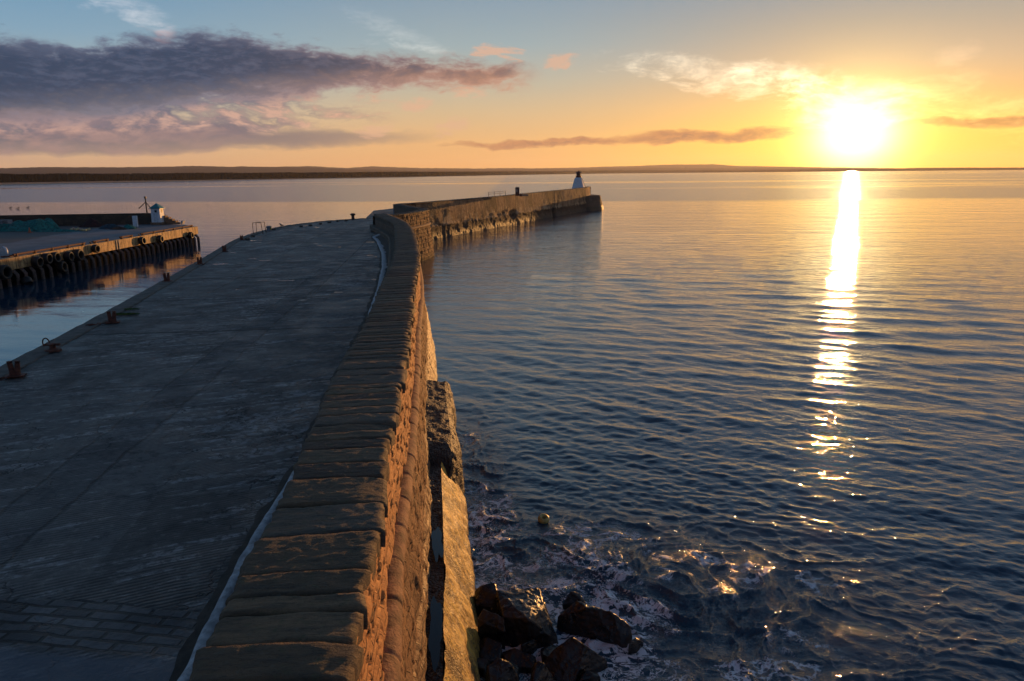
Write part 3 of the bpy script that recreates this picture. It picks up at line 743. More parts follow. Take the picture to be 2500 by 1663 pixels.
while bounds[-1] < 79: bounds.append(bounds[-1]+r4.choice([.18, .22, .26, .3, .36, .46]))
coping(0, 0, bounds, 'coping', wall, wr, wl)
# core so nothing is hollow
_yc = np.linspace(2.5, 79, 90)
core_poly = [(float(wr(y))-.12, float(y)) for y in _yc]+[(float(wl(y))+.12, float(y)) for y in _yc[::-1]]
cm = MB()
for a, b in zip(_yc, _yc[1:]):
    p4 = [(float(wr(a))-.1, a), (float(wr(b))-.1, b), (float(wl(b))+.1, b), (float(wl(a))+.1, a)]
    cm.prism(p4, 0, ZC-.2)
cm.build('wall_core', m_inner, wall)

# cement strip at the foot of the wall and the brown channel between
def cstrip():
    ys = np.linspace(4, 73, 900); L = wl(ys)
    le = [at(px, py, ZD) for px, py in ((432, 1663), (497, 1525), (555, 1417), (616, 1302), (681, 1208), (739, 1111), (828, 898), (862, 842), (894, 780), (903, 750), (920, 702), (931, 651), (930, 619), (918, 590), (907, 579))]
    xl_ = np.interp(ys, [3]+[p.y for p in le], [le[0].x+.1]+[p.x for p in le])
    wd = np.interp(ys, [4, 8, 12, 20, 40, 70], [.125, .11, .12, .14, .17, .22])*(1+.18*vnoise(ys*1.1, 3)+.14*vnoise(ys*3.3, 5)+.12*vnoise(ys*9, 5))
    off = L-xl_-wd
    t = np.linspace(-1, 1, 7)
    X = (L-off)[:, None]+t*wd[:, None]+.02*vnoise(ys*2.1, 9)[:, None]*(t < 0); Y = ys[:, None]+0*X
    Z = ZD+.055*(1-np.abs(t)**3)[None]+.012*fbm(X*6, Y*6, 0, 3)-.005
    # a few breaks where the strip has gone
    Z = Z-.09*((np.abs(ys-15.0) < .5) | (np.abs(ys-19.5) < .35) | (np.abs(ys-27.8) < .7))[:, None]
    o = link('cement_strip', grid_mesh('cement_strip', np.stack([X, Y, Z], -1)), m_cement, smooth=True)
    tag(o, 'pale broken cement strip along the foot of the parapet on the quay', 'cement strip')
    ys2 = np.linspace(3, 76, 500); L = wl(ys2); off2 = np.interp(ys2, [4, 12, 30, 55, 66, 76], [.88, .95, 1.0, 1.25, 1.5, 1.8])
    X = np.stack([np.interp(ys2, ys, xl_)-.09-.06*vnoise(ys2*1.3, 1)-.04*vnoise(ys2*4.1, 1), L-off2*.5, L+.05], 1); Y = ys2[:, None]+0*X; Z = np.full_like(X, ZD+.016); Z[:, 1] = ZD+.02
    o = link('gutter', grid_mesh('gutter', np.stack([X, Y, Z], -1)), m_gutter, smooth=True); tag(o, kind='structure')
cstrip()

# ------------------------------------------------------------------ concrete apron and mussel block at the wall's seaward toe
def apr(s, v, d, z):
    return .10*fbm(s*.8, v*1.2, 4, 5, .55)+.025*fbm(s*5, v*5, 4, 3)
ap = empty('concrete_apron', (0, 0, 0))
tag(ap, 'sloping concrete apron at the toe of the wall, its slope lit gold', 'concrete apron')
apath = [(float(wr(y)), y) for y in np.linspace(5.5, 20.9, 16)]
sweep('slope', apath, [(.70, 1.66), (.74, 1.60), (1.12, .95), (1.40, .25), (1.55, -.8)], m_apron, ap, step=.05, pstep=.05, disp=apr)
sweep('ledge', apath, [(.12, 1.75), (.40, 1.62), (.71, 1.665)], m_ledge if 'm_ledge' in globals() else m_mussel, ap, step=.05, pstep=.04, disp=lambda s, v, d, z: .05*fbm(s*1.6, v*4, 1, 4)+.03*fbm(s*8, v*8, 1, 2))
mb_ = empty('mussel_block', (0, 0, 0))
tag(mb_, 'dark concrete block crusted with mussels, standing higher beyond the golden apron', 'concrete block')
bpath = [(float(wr(y)), y) for y in np.linspace(19.9, 28.3, 22)]
sweep('crusted_top', bpath, [(.1, 2.1), (.5, 2.02), (1.05, 1.92), (1.22, 1.78), (1.36, 1.0), (1.45, -.8)], m_mussel, mb_, step=.045, pstep=.045,
      zoff=lambda s: -1.1*(1-np.clip(s/.75, 0, 1))**2, disp=lambda s, v, d, z: .13*fbm(s*1.1, v*1.3, 6, 4)+.035*fbm(s*7, v*7, 2, 2)-.42*(1-np.clip(s/1.4, 0, 1))**1.3)
e_ = MB()
x0 = float(wr(28.28)); e_.box((x0+.66, 28.28, .6), (1.15, .12, 2.3), rz=-.1, bev=.04)
eo = e_.build('end_face', m_mussel, mb_, jit=.01)
ledge_water = None
def f(g):
    return {'Base Color': (.01, .012, .016, 1), 'Roughness': .04, 'IOR': 1.33}
m_pud = gmat('still_water', f)
def blob(name, c, rx, ry, mat, label, cat, rz=0.0, group=None, seed=0):
    n = 72; pts = []
    for k in range(n):
        a = 2*math.pi*k/n; rr_ = 1+.45*float(vnoise(math.cos(a)*2.2+seed, math.sin(a)*2.2, seed))+.1*float(vnoise(math.cos(a)*6+seed, math.sin(a)*6, seed))
        pts.append((math.cos(a)*rx*rr_, math.sin(a)*ry*rr_))
    m = MB(); m.prism(pts, 0, .006); o = m.build(name, mat); o.location = c; o.rotation_euler.z = rz
    tag(o, label, cat, group); return o
for k, (yy, rx, ry, lab) in enumerate(((9.6, .11, .75, 'long narrow puddle on the apron ledge, nearest the camera'), (12.2, .13, .95, 'middle puddle on the apron ledge, reflecting blue sky'), (15.6, .12, .8, 'smaller puddle on the apron ledge, nearest the mussel block'))):
    blob('puddle', (float(wr(yy))+.57, yy, 1.72), rx, ry, m_pud, lab, 'puddle', rz=.12, group='puddles on the apron ledge', seed=k*3.3)

# ------------------------------------------------------------------ round bastion
bas = empty('round_bastion', (0, 0, 0))
tag(bas, 'rounded stone bastion bulging seaward where the quay wall meets the breakwater', 'bastion')
BP = [(-13.6, 78.6), (-12.7, 80.5), (-11.75, 83), (-11.0, 86), (-10.4, 89.3), (-10.15, 92.3), (-10.6, 95.2), (-12.0, 98.4), (-13.8, 103.5), (-16.0, 109.8)]
m_bas = masonry('bastion_stone', (.20, .105, .045, 1), (.52, .28, .115, 1), (.04, .025, .015, 1), .42, .34, .05, bd=.16, growth=((.06, .04, .02, 1), .35), warp=.05)
bz = 5.72
def bdisp(s, v, d, z):
    r_ = np.floor(z/.42); c = s/.36+_h(r_, r_*0, r_*0)*4; fr = np.abs(c % 1-.5)*2; fv = np.abs(z/.42 % 1-.5)*2
    return .10*(_h(np.floor(c), r_, r_*0)-.5)-.09*np.clip((fr-.75)/.25, 0, 1)-.05*np.clip((fv-.85)/.15, 0, 1)+.04*fbm(s, v, 0, 3)
sweep('tower_face', BP, [(-.04, bz-.02), (0, bz-.06), (.02, 4.2), (.32, 1.6), (.55, -.8)], m_bas, bas, step=.10, pstep=.10, disp=bdisp)
sweep('string_course', BP, [(.0+.2*math.sin(a), 4.0+.17*math.cos(a)) for a in np.linspace(-.2, math.pi+.2, 10)], simple('string_course_stone', (.22, .13, .075, 1), .85, 3, .3), bas, step=.2, pstep=.06, disp=rolldisp)
sweep('coping', BP, [(-1.15, bz-.5), (-1.12, bz+.03), (-.6, bz+.06), (.03, bz+.03), (.06, bz-.03), (.05, bz-.1)], m_cope2 if 'm_cope2' in globals() else m_inner, bas, step=.09, pstep=.08,
      disp=lambda s, v, d, z: .05*(_h(np.floor(s/.34), s*0, s*0)-.5)-.05*(np.abs((s/.34) % 1-.5) > .42)+.02*fbm(s*3, v*3, 0, 3))
sweep('inner_face', BP[::-1], [(1.13, bz), (1.16, ZD-.1)], m_inner, bas, step=.3, pstep=.2)

# ------------------------------------------------------------------ breakwater wall
bw = empty('breakwater_wall', (0, 0, 0))
tag(bw, 'long rough breakwater parapet running out to the lighthouse, its flaking face catching orange light', 'breakwater')
PP = [(-15.9, 109.6), (-12.2, 118), (-4.9, 137), (7.3, 169.5), (20.4, 202.6), (22.5, 213.2)]
zo = lambda s: np.interp(s, [0, 40, 75, 110], [-.25, -.3, -.1, .15])
def pdisp(s, v, d, z):
    hi = np.clip((z-2.2-.6*vnoise(s*.12, 5)-.35*vnoise(s*.5, 2))/.25, 0, 1)     # smooth render above, broken rubble below
    hi = hi*np.clip((s-6)/5+vnoise(s*.4, z*.5), 0, 1)
    r_ = np.floor(z/.5); c = s/.8+_h(r_, r_*0, r_*0)*4
    cell = _h(np.floor(c), r_, r_*0+1); fr = np.abs(c % 1-.5)*2
    rub = .07*(cell-.6)-.05*np.clip((fr-.8)/.2, 0, 1)+.16*fbm(s*.5, z*.8, 2, 4)
    sm = .06*fbm(s*.35, z*.5, 4, 4)+.025*fbm(s*2.5, z*1.5, 6, 3)
    h = sm*hi+(rub-.12)*(1-hi)
    h -= .8*np.exp(-((s-71)/.7)**2)*(z < 3.0)+.9*np.exp(-((s-44)/1.6)**2)*np.exp(-((z-2.1)/.6)**2)
    return h
sweep('seaward_face', PP, [(-.03, 6.02), (.0, 5.95), (.12, 4.6), (.24, 2.6), (.40, 2.2), (.55, .9), (.72, 0), (.9, -.9)], m_render, bw, step=.18, pstep=.12, disp=pdisp, zoff=zo)
sweep('coping', PP, [(-1.3, 5.4), (-1.28, 6.0), (-1.2, 6.05), (-.02, 6.06), (.05, 6.0), (.04, 5.93)], m_inner, bw, step=.4, pstep=.2, zoff=zo, disp=lambda s, v, d, z: .03*fbm(s*.8, v, 0, 3))
sweep('inner_face', PP[::-1], [(1.29, 6.0), (1.32, ZD-.1)], m_white if False else m_inner, bw, step=1, pstep=.3, zoff=lambda s: zo(s.max()-s))
cp = MB(); a_, b_ = Vector((-15.9, 109.6)), Vector((-12.2, 118)); t_ = (b_-a_).normalized(); nn = Vector((t_.y, -t_.x))
c0 = a_-nn*.6; cp.box((c0.x, c0.y-.02, 4.9), (1.75, .25, 1.72), rz=math.atan2(nn.y, nn.x), bev=.02)
cp.build('end_face', simple('blue_skylit_render', (.16, .20, .25, 1), .7, 3, .2), bw)  # blue skylight on this end is put into its base colour
ntc = MB(); ntc.box((c0.x-.35, c0.y-.28, 5.0), (.22, .03, .62), rz=math.atan2(nn.y, nn.x)); 
tag(ntc.build('notice_plate', m_white), 'small white plate on the blue-lit end of the breakwater parapet', 'notice plate')
cap2 = MB(); e0 = Vector((22.5, 213.2)); cap2.box((e0.x-.55, e0.y+.05, 4.9), (1.5, .3, 2.5), rz=-.2, bev=.02); cap2.build('far_end_face', m_render, bw)

blk = empty('pierhead_block', (0, 0, 0)); tag(blk, 'battered stone block at the seaward tip of the breakwater', 'pierhead')
BK = [(19.6, 201.2), (21.2, 202.0), (24.2, 206.0), (25.0, 210.0), (23.5, 217)]
sweep('face', BK, [(-3.5, 3.9), (0, 3.85), (.03, 3.75), (.75, .9), (1.1, -1)], masonry('block_stone', (.09, .065, .045, 1), (.20, .14, .09, 1), (.03, .02, .015, 1), .6, 1.3, .03, bd=.1, growth=((.03, .026, .018, 1), 1.2), wetz=1.2), blk, step=.2, pstep=.2, disp=lambda s, v, d, z: .05*fbm(s*.8, v, 0, 3)-.06*(np.abs((z/.62) % 1-.5) > .45)*(z < 3.7), smooth=False)
# ------------------------------------------------------------------ far quay across the harbour mouth
m_qdeck = None
def f(g):
    p = g.pos(); x, y, z = g.sep(p); md = g.noise(p, .5, 5, .6); fine = g.noise(p, 5, 5, .6)
    c = g.mix(g.ss(md, .35, .65), (.10, .11, .13, 1), (.15, .165, .19, 1))
    dirt = g.ss(x+(md-.5)*3.0+(y-85)*.10, -58.5, -59.5)
    c = g.mix(dirt*.85, c, (.045, .040, .036, 1))
    c = g.mix(g.ss(fine, .55, .7)*.3, c, (.05, .05, .055, 1))
    return {'Base Color': c, 'Roughness': .8, 'Normal': g.bump(md+fine*.4, .5, .03)}
m_qdeck = gmat('far_quay_concrete', f)
m_beam = None
def f(g):
    p = g.pos(); st = g.noise(g.vm('MULTIPLY', p, (1, 1.6, .35)), 1.6, 6, .65); n = g.noise(p, 3, 5, .6)
    c = g.mix(g.ss(st, .35, .6), (.20, .11, .045, 1), (.60, .38, .16, 1))
    c = g.mix(g.ss(n, .52, .66)*.7, c, (.07, .04, .025, 1))
    return {'Base Color': c, 'Roughness': .75, 'Normal': g.bump(st+n*.6, .7, .05)}
m_beam = gmat('stained_concrete_beam', f)
m_dark = simple('shaded_recess_black', (.006, .005, .004, 1), 1.0, 3, .4, spec=.05)  # near-black base colour stands for the shade behind the piles
m_pile = simple('weathered_steel_pile', (.16, .10, .075, 1), .5, 6, .5, bump=.6)
QX, QY0, QY1 = -47.4, 40.0, 112.6
fq = empty('fendered_quay', (QX, 90, 0)); fq.location = (0, 0, 0)
tag(fq, 'low concrete quay across the harbour with rusty steel fender piles below an orange lit beam', 'quay')
b = MB(); b.prism([(QX-.35, QY0), (QX-.35, QY1-.05), (-51.5, 117.5), (-57.5, 119.5), (-100, 113), (-100, QY0)], 2.30, ZQ-.01); b.build('deck', m_qdeck, fq)
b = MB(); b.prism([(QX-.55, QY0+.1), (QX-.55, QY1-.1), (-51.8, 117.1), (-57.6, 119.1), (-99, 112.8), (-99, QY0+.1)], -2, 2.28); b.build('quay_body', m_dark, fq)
by = [QY0]+[QY0+6.1*k for k in range(1, 12)]+[QY1]
b = MB()
for a_, c_ in zip(by, by[1:]): b.box((QX-.25, (a_+c_)/2, 2.07), (.62, c_-a_-.05, 1.12), bev=.03)
b.box((QX-1.9, QY1-.1, 2.07), (2.6, .5, 1.1), bev=.03)
b.build('edge_beam', m_beam, fq)
for y_ in (by[8], by[8]-.9):
    pass
npile = 36
for i in range(npile):
    y_ = 66.3+i*1.31+random.uniform(-.05, .05)
    if y_ > QY1-.4: break
    b = MB(); out = .14+random.uniform(-.03, .03)
    b.tube([(QX-.40, y_, 1.60), (QX+out, y_, .98), (QX+out+.02, y_, -1.2)], .20, 4, cap=True)
    b.build('fender_pile', m_pile, fq)
lad = [(QX+.12, by[8]-.55)]
def zoom1(X, Y): return X*.2206, 460+Y*.2206
def onX(px, py, xw):
    d = ray(px, py); t = xw/d.x; return Vector((xw, d.y*t, H+d.z*t))
# tyres hung as fenders
def tyre_mesh(r=.56, w=.66):
    m = MB(); ri = r*.58
    prof = []
    for a in np.linspace(0, 2*math.pi, 15)[:-1]:
        ca, sa = math.cos(a), math.sin(a)
        rr_ = (r+ri)/2+(r-ri)/2*(abs(ca)**.6)*(1 if ca > 0 else -1); ww = w/2*(abs(sa)**.6)*(1 if sa > 0 else -1)
        prof.append((rr_, ww))
    m.lathe(prof, seg=26, axis='X', closed=True); return m
tyre_me = tyre_mesh().build('tyre', m_rubber, smooth=True)
tyre_me.name = 'tyre_source'; tdata = tyre_me.data; bpy.data.objects.remove(tyre_me)
TY = [(40, 930, 1.25, 'large dark tyre at the far left of the quay, leftmost and biggest'),
      (250, 980, .95, 'floppy black tyre slumped at the waterline, second from the left'),
      (412, 815, 1.0, 'brown rimmed tyre hanging alone, left of the close pair of tyres'),
      (518, 778, 1.0, 'left tyre of the close pair hanging side by side'),
      (610, 765, 1.0, 'right tyre of the close pair hanging side by side'),
      (682, 870, 1.05, 'lowest tyre, hanging near the water with a lit pile seen through it'),
      (760, 757, 1.0, 'tyre between the lowest tyre and the chunky treaded tyre'),
      (862, 738, 1.15, 'chunky treaded tyre, rightmost of the left cluster'),
      (1058, 667, .85, 'tyre hanging alone just left of the pale joint in the beam'),
      (1572, 580, .9, 'tyre with thick dark tread, first one right of the pale beam joint'),
      (1772, 560, .9, 'tyre with orange lit ring against the golden beam'),
      (2112, 518, .85, 'tyre nearest the seaward end of the quay')]
for X, Y, s_, lab in TY:
    px, py = zoom1(X, Y); q = onX(px, py, QX+.45)
    o = bpy.data.objects.new('tyre', tdata); col.objects.link(o); o.location = q; o.scale = (s_, s_, s_)
    o.rotation_euler = (random.random(), random.uniform(-.08, .08), random.uniform(-.15, .12))
    if 'slumped' in lab: o.rotation_euler = (0, .9, -.5); o.location.x += .3; o.location.z = .25
    tag(o, lab, 'tyre', 'tyres hung along the far quay')
    if 'slumped' not in lab:
        c = MB(); zt = q.z+.42*s_
        c.tube([(QX+.30, q.y, zt), (QX+.09, q.y+.02, 2.40), (QX-.05, q.y+.03, 2.68)], .025, 5); c.build('hanging_chain', m_rust, None)
        h = bpy.context.scene.objects[-1] if False else None
for o in [o for o in bpy.data.objects if o.name.startswith('hanging_chain')]:
    t_ = min((q for q in bpy.data.objects if q.name.startswith('tyre')), key=lambda q: abs(q.location.y-o.data.vertices[0].co.y))
    o.parent = t_; o.matrix_parent_inverse = (Matrix.Translation(t_.location) @ t_.rotation_euler.to_matrix().to_4x4() @ Matrix.Diagonal((*t_.scale, 1))).inverted()
# rusty edge rails
segs = [(150, 765, 940, 625, 'longest rusty pipe rail along the quay edge, above the left cluster of tyres'), (1030, 605, 1200, 580, 'short rusty pipe rail above the single tyre left of the beam joint'),
        (1330, 555, 1465, 535, 'short rusty pipe rail just right of the pale beam joint'), (1560, 518, 2130, 420, 'long rusty pipe rail on the golden seaward stretch of the quay')]
for X0, Y0, X1, Y1, lab in segs:
    a_ = onX(*zoom1(X0, Y0), QX-.2); c_ = onX(*zoom1(X1, Y1), QX-.2); n_ = max(2, int((c_.y-a_.y)/3)+1)
    b = empty('edge_rail', (QX-.2, a_.y, ZQ)); tag(b, lab, 'rail', 'rusty rails on the far quay edge')
    m = MB(); m.tube([(0, 0, .24), (0, c_.y-a_.y, .24)], .11, 8); m.build('pipe', m_rust, b)
    for k in range(n_):
        m = MB(); m.box((0, (c_.y-a_.y)*(k+.15)/(n_-.7), .16), (.30, .22, .36), bev=.03); m.build('bracket', m_rust, b)
def zq(X, Y, z=ZQ): return at(*zoom1(X, Y), z)
# white hooked mooring post at the left
q = zq(85, 760); q.x = min(q.x, QX-.6)
b = empty('white_mooring_post', q); tag(b, 'white painted hooked mooring post on a rusty base at the left end of the quay', 'bollard')
m = MB(); m.tube([(0, 0, 0), (0, 0, .55), (-.06, 0, .82), (-.25, 0, .93), (-.45, 0, .86)], [.15, .12, .11, .10, .06], 12); m.build('post', m_white, b, smooth=True)
m = MB(); m.box((0, 0, .06), (.9, .7, .12), bev=.03); m.box((.3, .1, .16), (.25, .2, .1), bev=.03); m.build('base_plate', m_rust, b)
# small dark cleats
for X, Y, lab in ((978, 618, 'small dark cleat on the quay edge between the first two rails'), (1500, 528, 'small dark cleat on the quay edge right of the pale beam joint')):
    q = zq(X, Y); q.x = QX-.3; m = MB(); m.tube([(0, 0, 0), (0, 0, .22)], .07, 8); m.tube([(0, -.2, .22), (0, .2, .25)], .05, 8)
    o = m.build('cleat', m_black); o.location = (q.x, q.y, ZQ); tag(o, lab, 'cleat', 'cleats on the far quay')
# pale buttresses marking the joint
for k, X in enumerate((1290, 1318)):
    q = onX(*zoom1(X, 640), QX+.08); m = MB(); m.box((0, 0, 0), (.10, .16, 1.1), bev=.02); o = m.build('pale_strip', simple('pale_rubbing_strip', (.42, .36, .28, 1), .7, 4, .3), fq); o.location = (QX+.10, q.y, 2.05)

# low seaward wall behind the far quay
m_qwall = masonry('dark_quay_wall', (.045, .036, .028, 1), (.12, .09, .062, 1), (.03, .025, .02, 1), .35, .7, .03, bd=.08)
sweep('quay_seaward_wall', [(-57.2, 119.2), (-62, 118.6), (-75, 116.6), (-105, 112)], [(.5, ZQ+1.72), (0, ZQ+1.75), (-.04, ZQ+1.7), (-.04, ZQ-.1)][::1], m_qwall, None, step=.3, pstep=.25,
      disp=lambda s, v, d, z: .03*fbm(s*1.5, v*2, 0, 3))
o = bpy.data.objects['quay_seaward_wall']; bpy.data.objects.remove(o)
m = MB(); m.prism([(-55.9, 119.0), (-55.9, 119.9), (-62, 119.4), (-75, 117.4), (-105, 112.9), (-105, 112.0), (-75, 116.5), (-62, 118.5)], ZQ-.1, ZQ+1.75)
me_ = m.bm; uvl = me_.loops.layers.uv.new('UVMap')
for f_ in me_.faces:
    for l_ in f_.loops: l_[uvl].uv = (l_.vert.co.x, l_.vert.co.z)
tag(m.build('quay_seaward_wall', m_qwall), 'long low dark stone wall behind the fishing nets on the far quay', 'stone wall')
# steps
q = Vector((-54.9, 118.7, ZQ))
st = empty('stone_steps', q); tag(st, 'stone steps descending to the right beside the small white hut', 'steps')
m_step = simple('worn_step_stone', (.20, .125, .075, 1), .85, 4, .35, bump=.7)
for k in range(6):
    m = MB(); hh = 1.75-.27*k-.1; m.box((-.55+.52*k, 0, hh/2), (.50, 1.0, hh), bev=.03); m.build('step', m_step, st)
m = MB(); m.box((2.72, -.05, .30), (.30, .9, .6), ry=.35, bev=.05); m.build('pale_kerb', simple('limewashed_kerb', (.5, .48, .45, 1), .7, 4, .2), st)
# hut
hq = at(372, 548, ZQ+.1); hx, hy = hq.x+.66, hq.y+.7
hut = empty('white_hut', (hx, hy, ZQ)); tag(hut, 'tiny white hut with a teal pyramid roof at the end of the far quay', 'hut')
m_teal = simple('teal_roof_paint', (.02, .20, .22, 1), .5, 4, .2)
m = MB(); m.box((0, 0, .2), (1.75, 1.75, .4), bev=.03); m.build('plinth', m_step, hut)
m = MB(); m.prism([(-.72, -.72), (.72, -.72), (.72, .72), (-.72, .72)], .4, 2.55, .93); m.build('walls', m_white, hut)
m = MB(); m.prism([(-.9, -.9), (.9, -.9), (.9, .9), (-.9, .9)], 2.53, 3.35, .02); m.box((0, 0, 2.55), (1.84, 1.84, .06)); m.build('roof', m_teal, hut)
m = MB(); m.box((.08, -.688, 2.12), (.36, .05, .36)); m.build('window', m_black, hut)
m = MB(); m.box((.688, .1, 2.15), (.05, .36, .5)); m.build('shutter', simple('yellow_shutter', (.75, .50, .12, 1), .6, 4, .15), hut)
m = MB(); m.box((0, -.708, 1.15), (.62, .04, 1.45), bev=.01); m.build('door', simple('white_door', (.5, .54, .58, 1), .6, 4, .2), hut)
# white end post
wq = zq(1500, 425); m = MB(); m.box((0, 0, .82), (.68, .3, 1.64), bev=.03)
o = m.build('white_slab', m_white); o.location = (wq.x, wq.y+.1, ZQ); tag(o, 'upright white painted slab against the low wall left of the hut', 'slab')
# mast
mq = atY(359.6, 526, 121.5); top = atY(354, 483, 121.5)
ms = empty('harbour_mast', (mq.x, 121.5, 0)); tag(ms, 'thin dark mast with two drooping stays standing behind the hut', 'mast')
m_mast = simple('dark_painted_steel', (.035, .02, .016, 1), .6, 6, .3)
m = MB(); m.tube([(0, 0, -1.5), (0, 0, top.z)], [.15, .10], 8); m.box((0, 0, top.z+.05), (.3, .3, .3), bev=.03); m.build('pole', m_mast, ms)
jz = atY(354, 493, 121.5).z
for X in (1535, 1655):
    e_ = atY(*zoom1(X, 218), 121.5); m = MB(); m.tube([(0, 0, jz), (e_.x-mq.x, .3, e_.z)], .065, 6); m.box((e_.x-mq.x, .3, e_.z), (.22, .2, .2), bev=.03); m.build('stay', m_mast, ms)
# nets
def heap(name, c, rx, ry, h, mat, label, cat, seed, rz=0.0, group=None, n=64):
    U, Vv = np.meshgrid(np.linspace(0, 1, n), np.linspace(0, 2*math.pi, n*2, endpoint=False), indexing='ij')
    rr_ = 1+.28*fbm(np.cos(Vv)*1.6+seed, np.sin(Vv)*1.6, seed+.5, 3)
    X = U*rr_*rx*np.cos(Vv); Y = U*rr_*ry*np.sin(Vv)
    lump = np.clip(.75+.5*fbm(X*.7+seed, Y*.9, seed+.3, 2), 0, 2)
    Z = h*np.clip(1-U**2.2, 0, 1)*lump+.10*fbm(X*3.5, Y*3.5, seed, 3)*(1-U)+.05*np.abs(vnoise(X*8, Y*8, seed+.2))*(1-U**3)
    V = np.stack([X, Y, np.maximum(Z, .003)-.0], -1)
    o = link(name, grid_mesh(name, V, closed=True), mat, smooth=True); o.location = c; o.rotation_euler.z = rz
    return tag(o, label, cat, group)
def netmat(name, c1, c2):
    def f(g):
        p = g.pos(); n = g.noise(p, 1.4, 6, .7, 1.5); fine = g.noise(g.vm('MULTIPLY', p, (1, 1, 3)), 9.0, 5, .7, 2.0)
        return {'Base Color': g.mix(g.ss(n+(fine-.5)*.6, .35, .65), c1, c2), 'Roughness': .9, 'Normal': g.bump(n*1.5+fine, 1.0, .12)}
    return gmat(name, f)
m_net = netmat('teal_netting', (.005, .07, .068, 1), (.02, .27, .25, 1))
m_net2 = netmat('blue_netting', (.01, .03, .05, 1), (.02, .08, .12, 1))
m_net3 = netmat('brown_netting', (.03, .018, .012, 1), (.10, .055, .03, 1))
m_net4 = netmat('maroon_netting', (.02, .010, .012, 1), (.07, .022, .025, 1))
c = zq(300, 470); heap('net_heap', (c.x, c.y+1.2, ZQ), 3.6, 2.4, 2.0, m_net, 'largest heap of teal fishing net, left of the traffic cone area', 'fishing net', 2.1, group='fishing nets on the far quay')
bpy.data.objects['net_heap']['label'] = 'largest heap of teal fishing net, behind the orange traffic cone'
c = zq(450, 455); heap('net_heap', (c.x, c.y+1.6, ZQ), 1.7, 1.5, 1.9, m_net, 'round teal net heap at the right end of the largest heap', 'fishing net', 5.3, group='fishing nets on the far quay')
c = zq(40, 475); heap('net_heap', (c.x, c.y+.8, ZQ), 2.4, 1.5, 1.2, m_net, 'low teal net heap at the left frame edge by the pallets', 'fishing net', 8.7, group='fishing nets on the far quay')
c = zq(640, 480); heap('net_heap', (c.x, c.y+.4, ZQ), 3.6, .8, .32, m_net, 'long flat trail of teal net leading to the pale floats', 'fishing net', 11.2, group='fishing nets on the far quay')
c = zq(905, 440); heap('net_heap', (c.x, c.y+2.4, ZQ), 1.9, .9, 1.2, m_net4, 'maroon net heap against the low wall behind the floats', 'fishing net', 3.9, group='fishing nets on the far quay')
c = zq(1200, 450); heap('net_heap', (c.x, c.y+.5, ZQ), 1.6, .8, 1.0, m_net2, 'dark blue net heap against the low wall', 'fishing net', 6.6, group='fishing nets on the far quay')
c = zq(1310, 455); heap('net_heap', (c.x, c.y+.2, ZQ), 1.2, .6, .4, m_net3, 'brown net heap between the blue and the green heaps', 'fishing net', 14.6, group='fishing nets on the far quay')
c = zq(1420, 450); heap('net_heap', (c.x, c.y+.4, ZQ), 1.1, .7, .75, m_net, 'small green net heap next to the white slab', 'fishing net', 17.2, group='fishing nets on the far quay')
m_float = simple('pale_yellow_float', (.50, .42, .20, 1), .5, 6, .3)
m_float2 = simple('faded_pink_float', (.42, .25, .18, 1), .5, 6, .3)
for k, (X, Y) in enumerate(((795, 470), (815, 460), (842, 470), (868, 462), (890, 472), (915, 475), (945, 478), (975, 472), (988, 466))):
    c = zq(X, Y); m = MB(); m.lathe([(.02, -.17), (.12, -.15), (.19, -.05), (.19, .05), (.12, .15), (.02, .17)], seg=14)
    o = m.build('net_float', m_float2 if k in (1, 4) else m_float, smooth=True); o.location = (c.x, c.y, ZQ+.19)
    tag(o, 'small faded pink net float among the pale yellow ones' if k in (1, 4) else 'pale yellow net float at the end of the teal net trail', 'net float', 'pink net floats' if k in (1, 4) else 'yellow net floats')
c = zq(330, 492); cn = empty('traffic_cone', (c.x, c.y, ZQ)); tag(cn, 'faded orange traffic cone in front of the teal net heap', 'traffic cone')
m_cone = simple('faded_orange_plastic', (.34, .10, .04, 1), .6, 5, .3)
m = MB(); m.lathe([(.19, .03), (.05, .74), (.03, .76)], seg=16); m.build('cone_body', m_cone, cn, smooth=False)
m = MB(); m.box((0, 0, .02), (.48, .48, .04), bev=.01); m.build('base', m_cone, cn)
c = zq(45, 440)
for k in range(7):
    p_ = empty('pallet', (c.x-.6+random.uniform(-.05, .05), c.y+1.0, ZQ+.17*k), random.uniform(-.06, .06))
    nm = ['lowest', 'second', 'third', 'fourth', 'fifth', 'sixth', 'topmost'][k]
    tag(p_, f'pale timber pallet, {nm} in the stack at the left frame edge', 'pallet', 'stacked pallets by the nets')
    m = MB()
    for j in range(5): m.box((0, -.5+.25*j, .14), (2.0, .16, .03))
    m.build('top_boards', simple('greyed_pallet_wood', (.30, .31, .32, 1), .85, 6, .3) if k == 0 else bpy.data.materials['greyed_pallet_wood'], p_)
    for j in (-.9, 0, .9):
        m = MB(); m.box((j, 0, .06), (.14, 1.1, .12)); m.build('bearer', bpy.data.materials['greyed_pallet_wood'], p_)

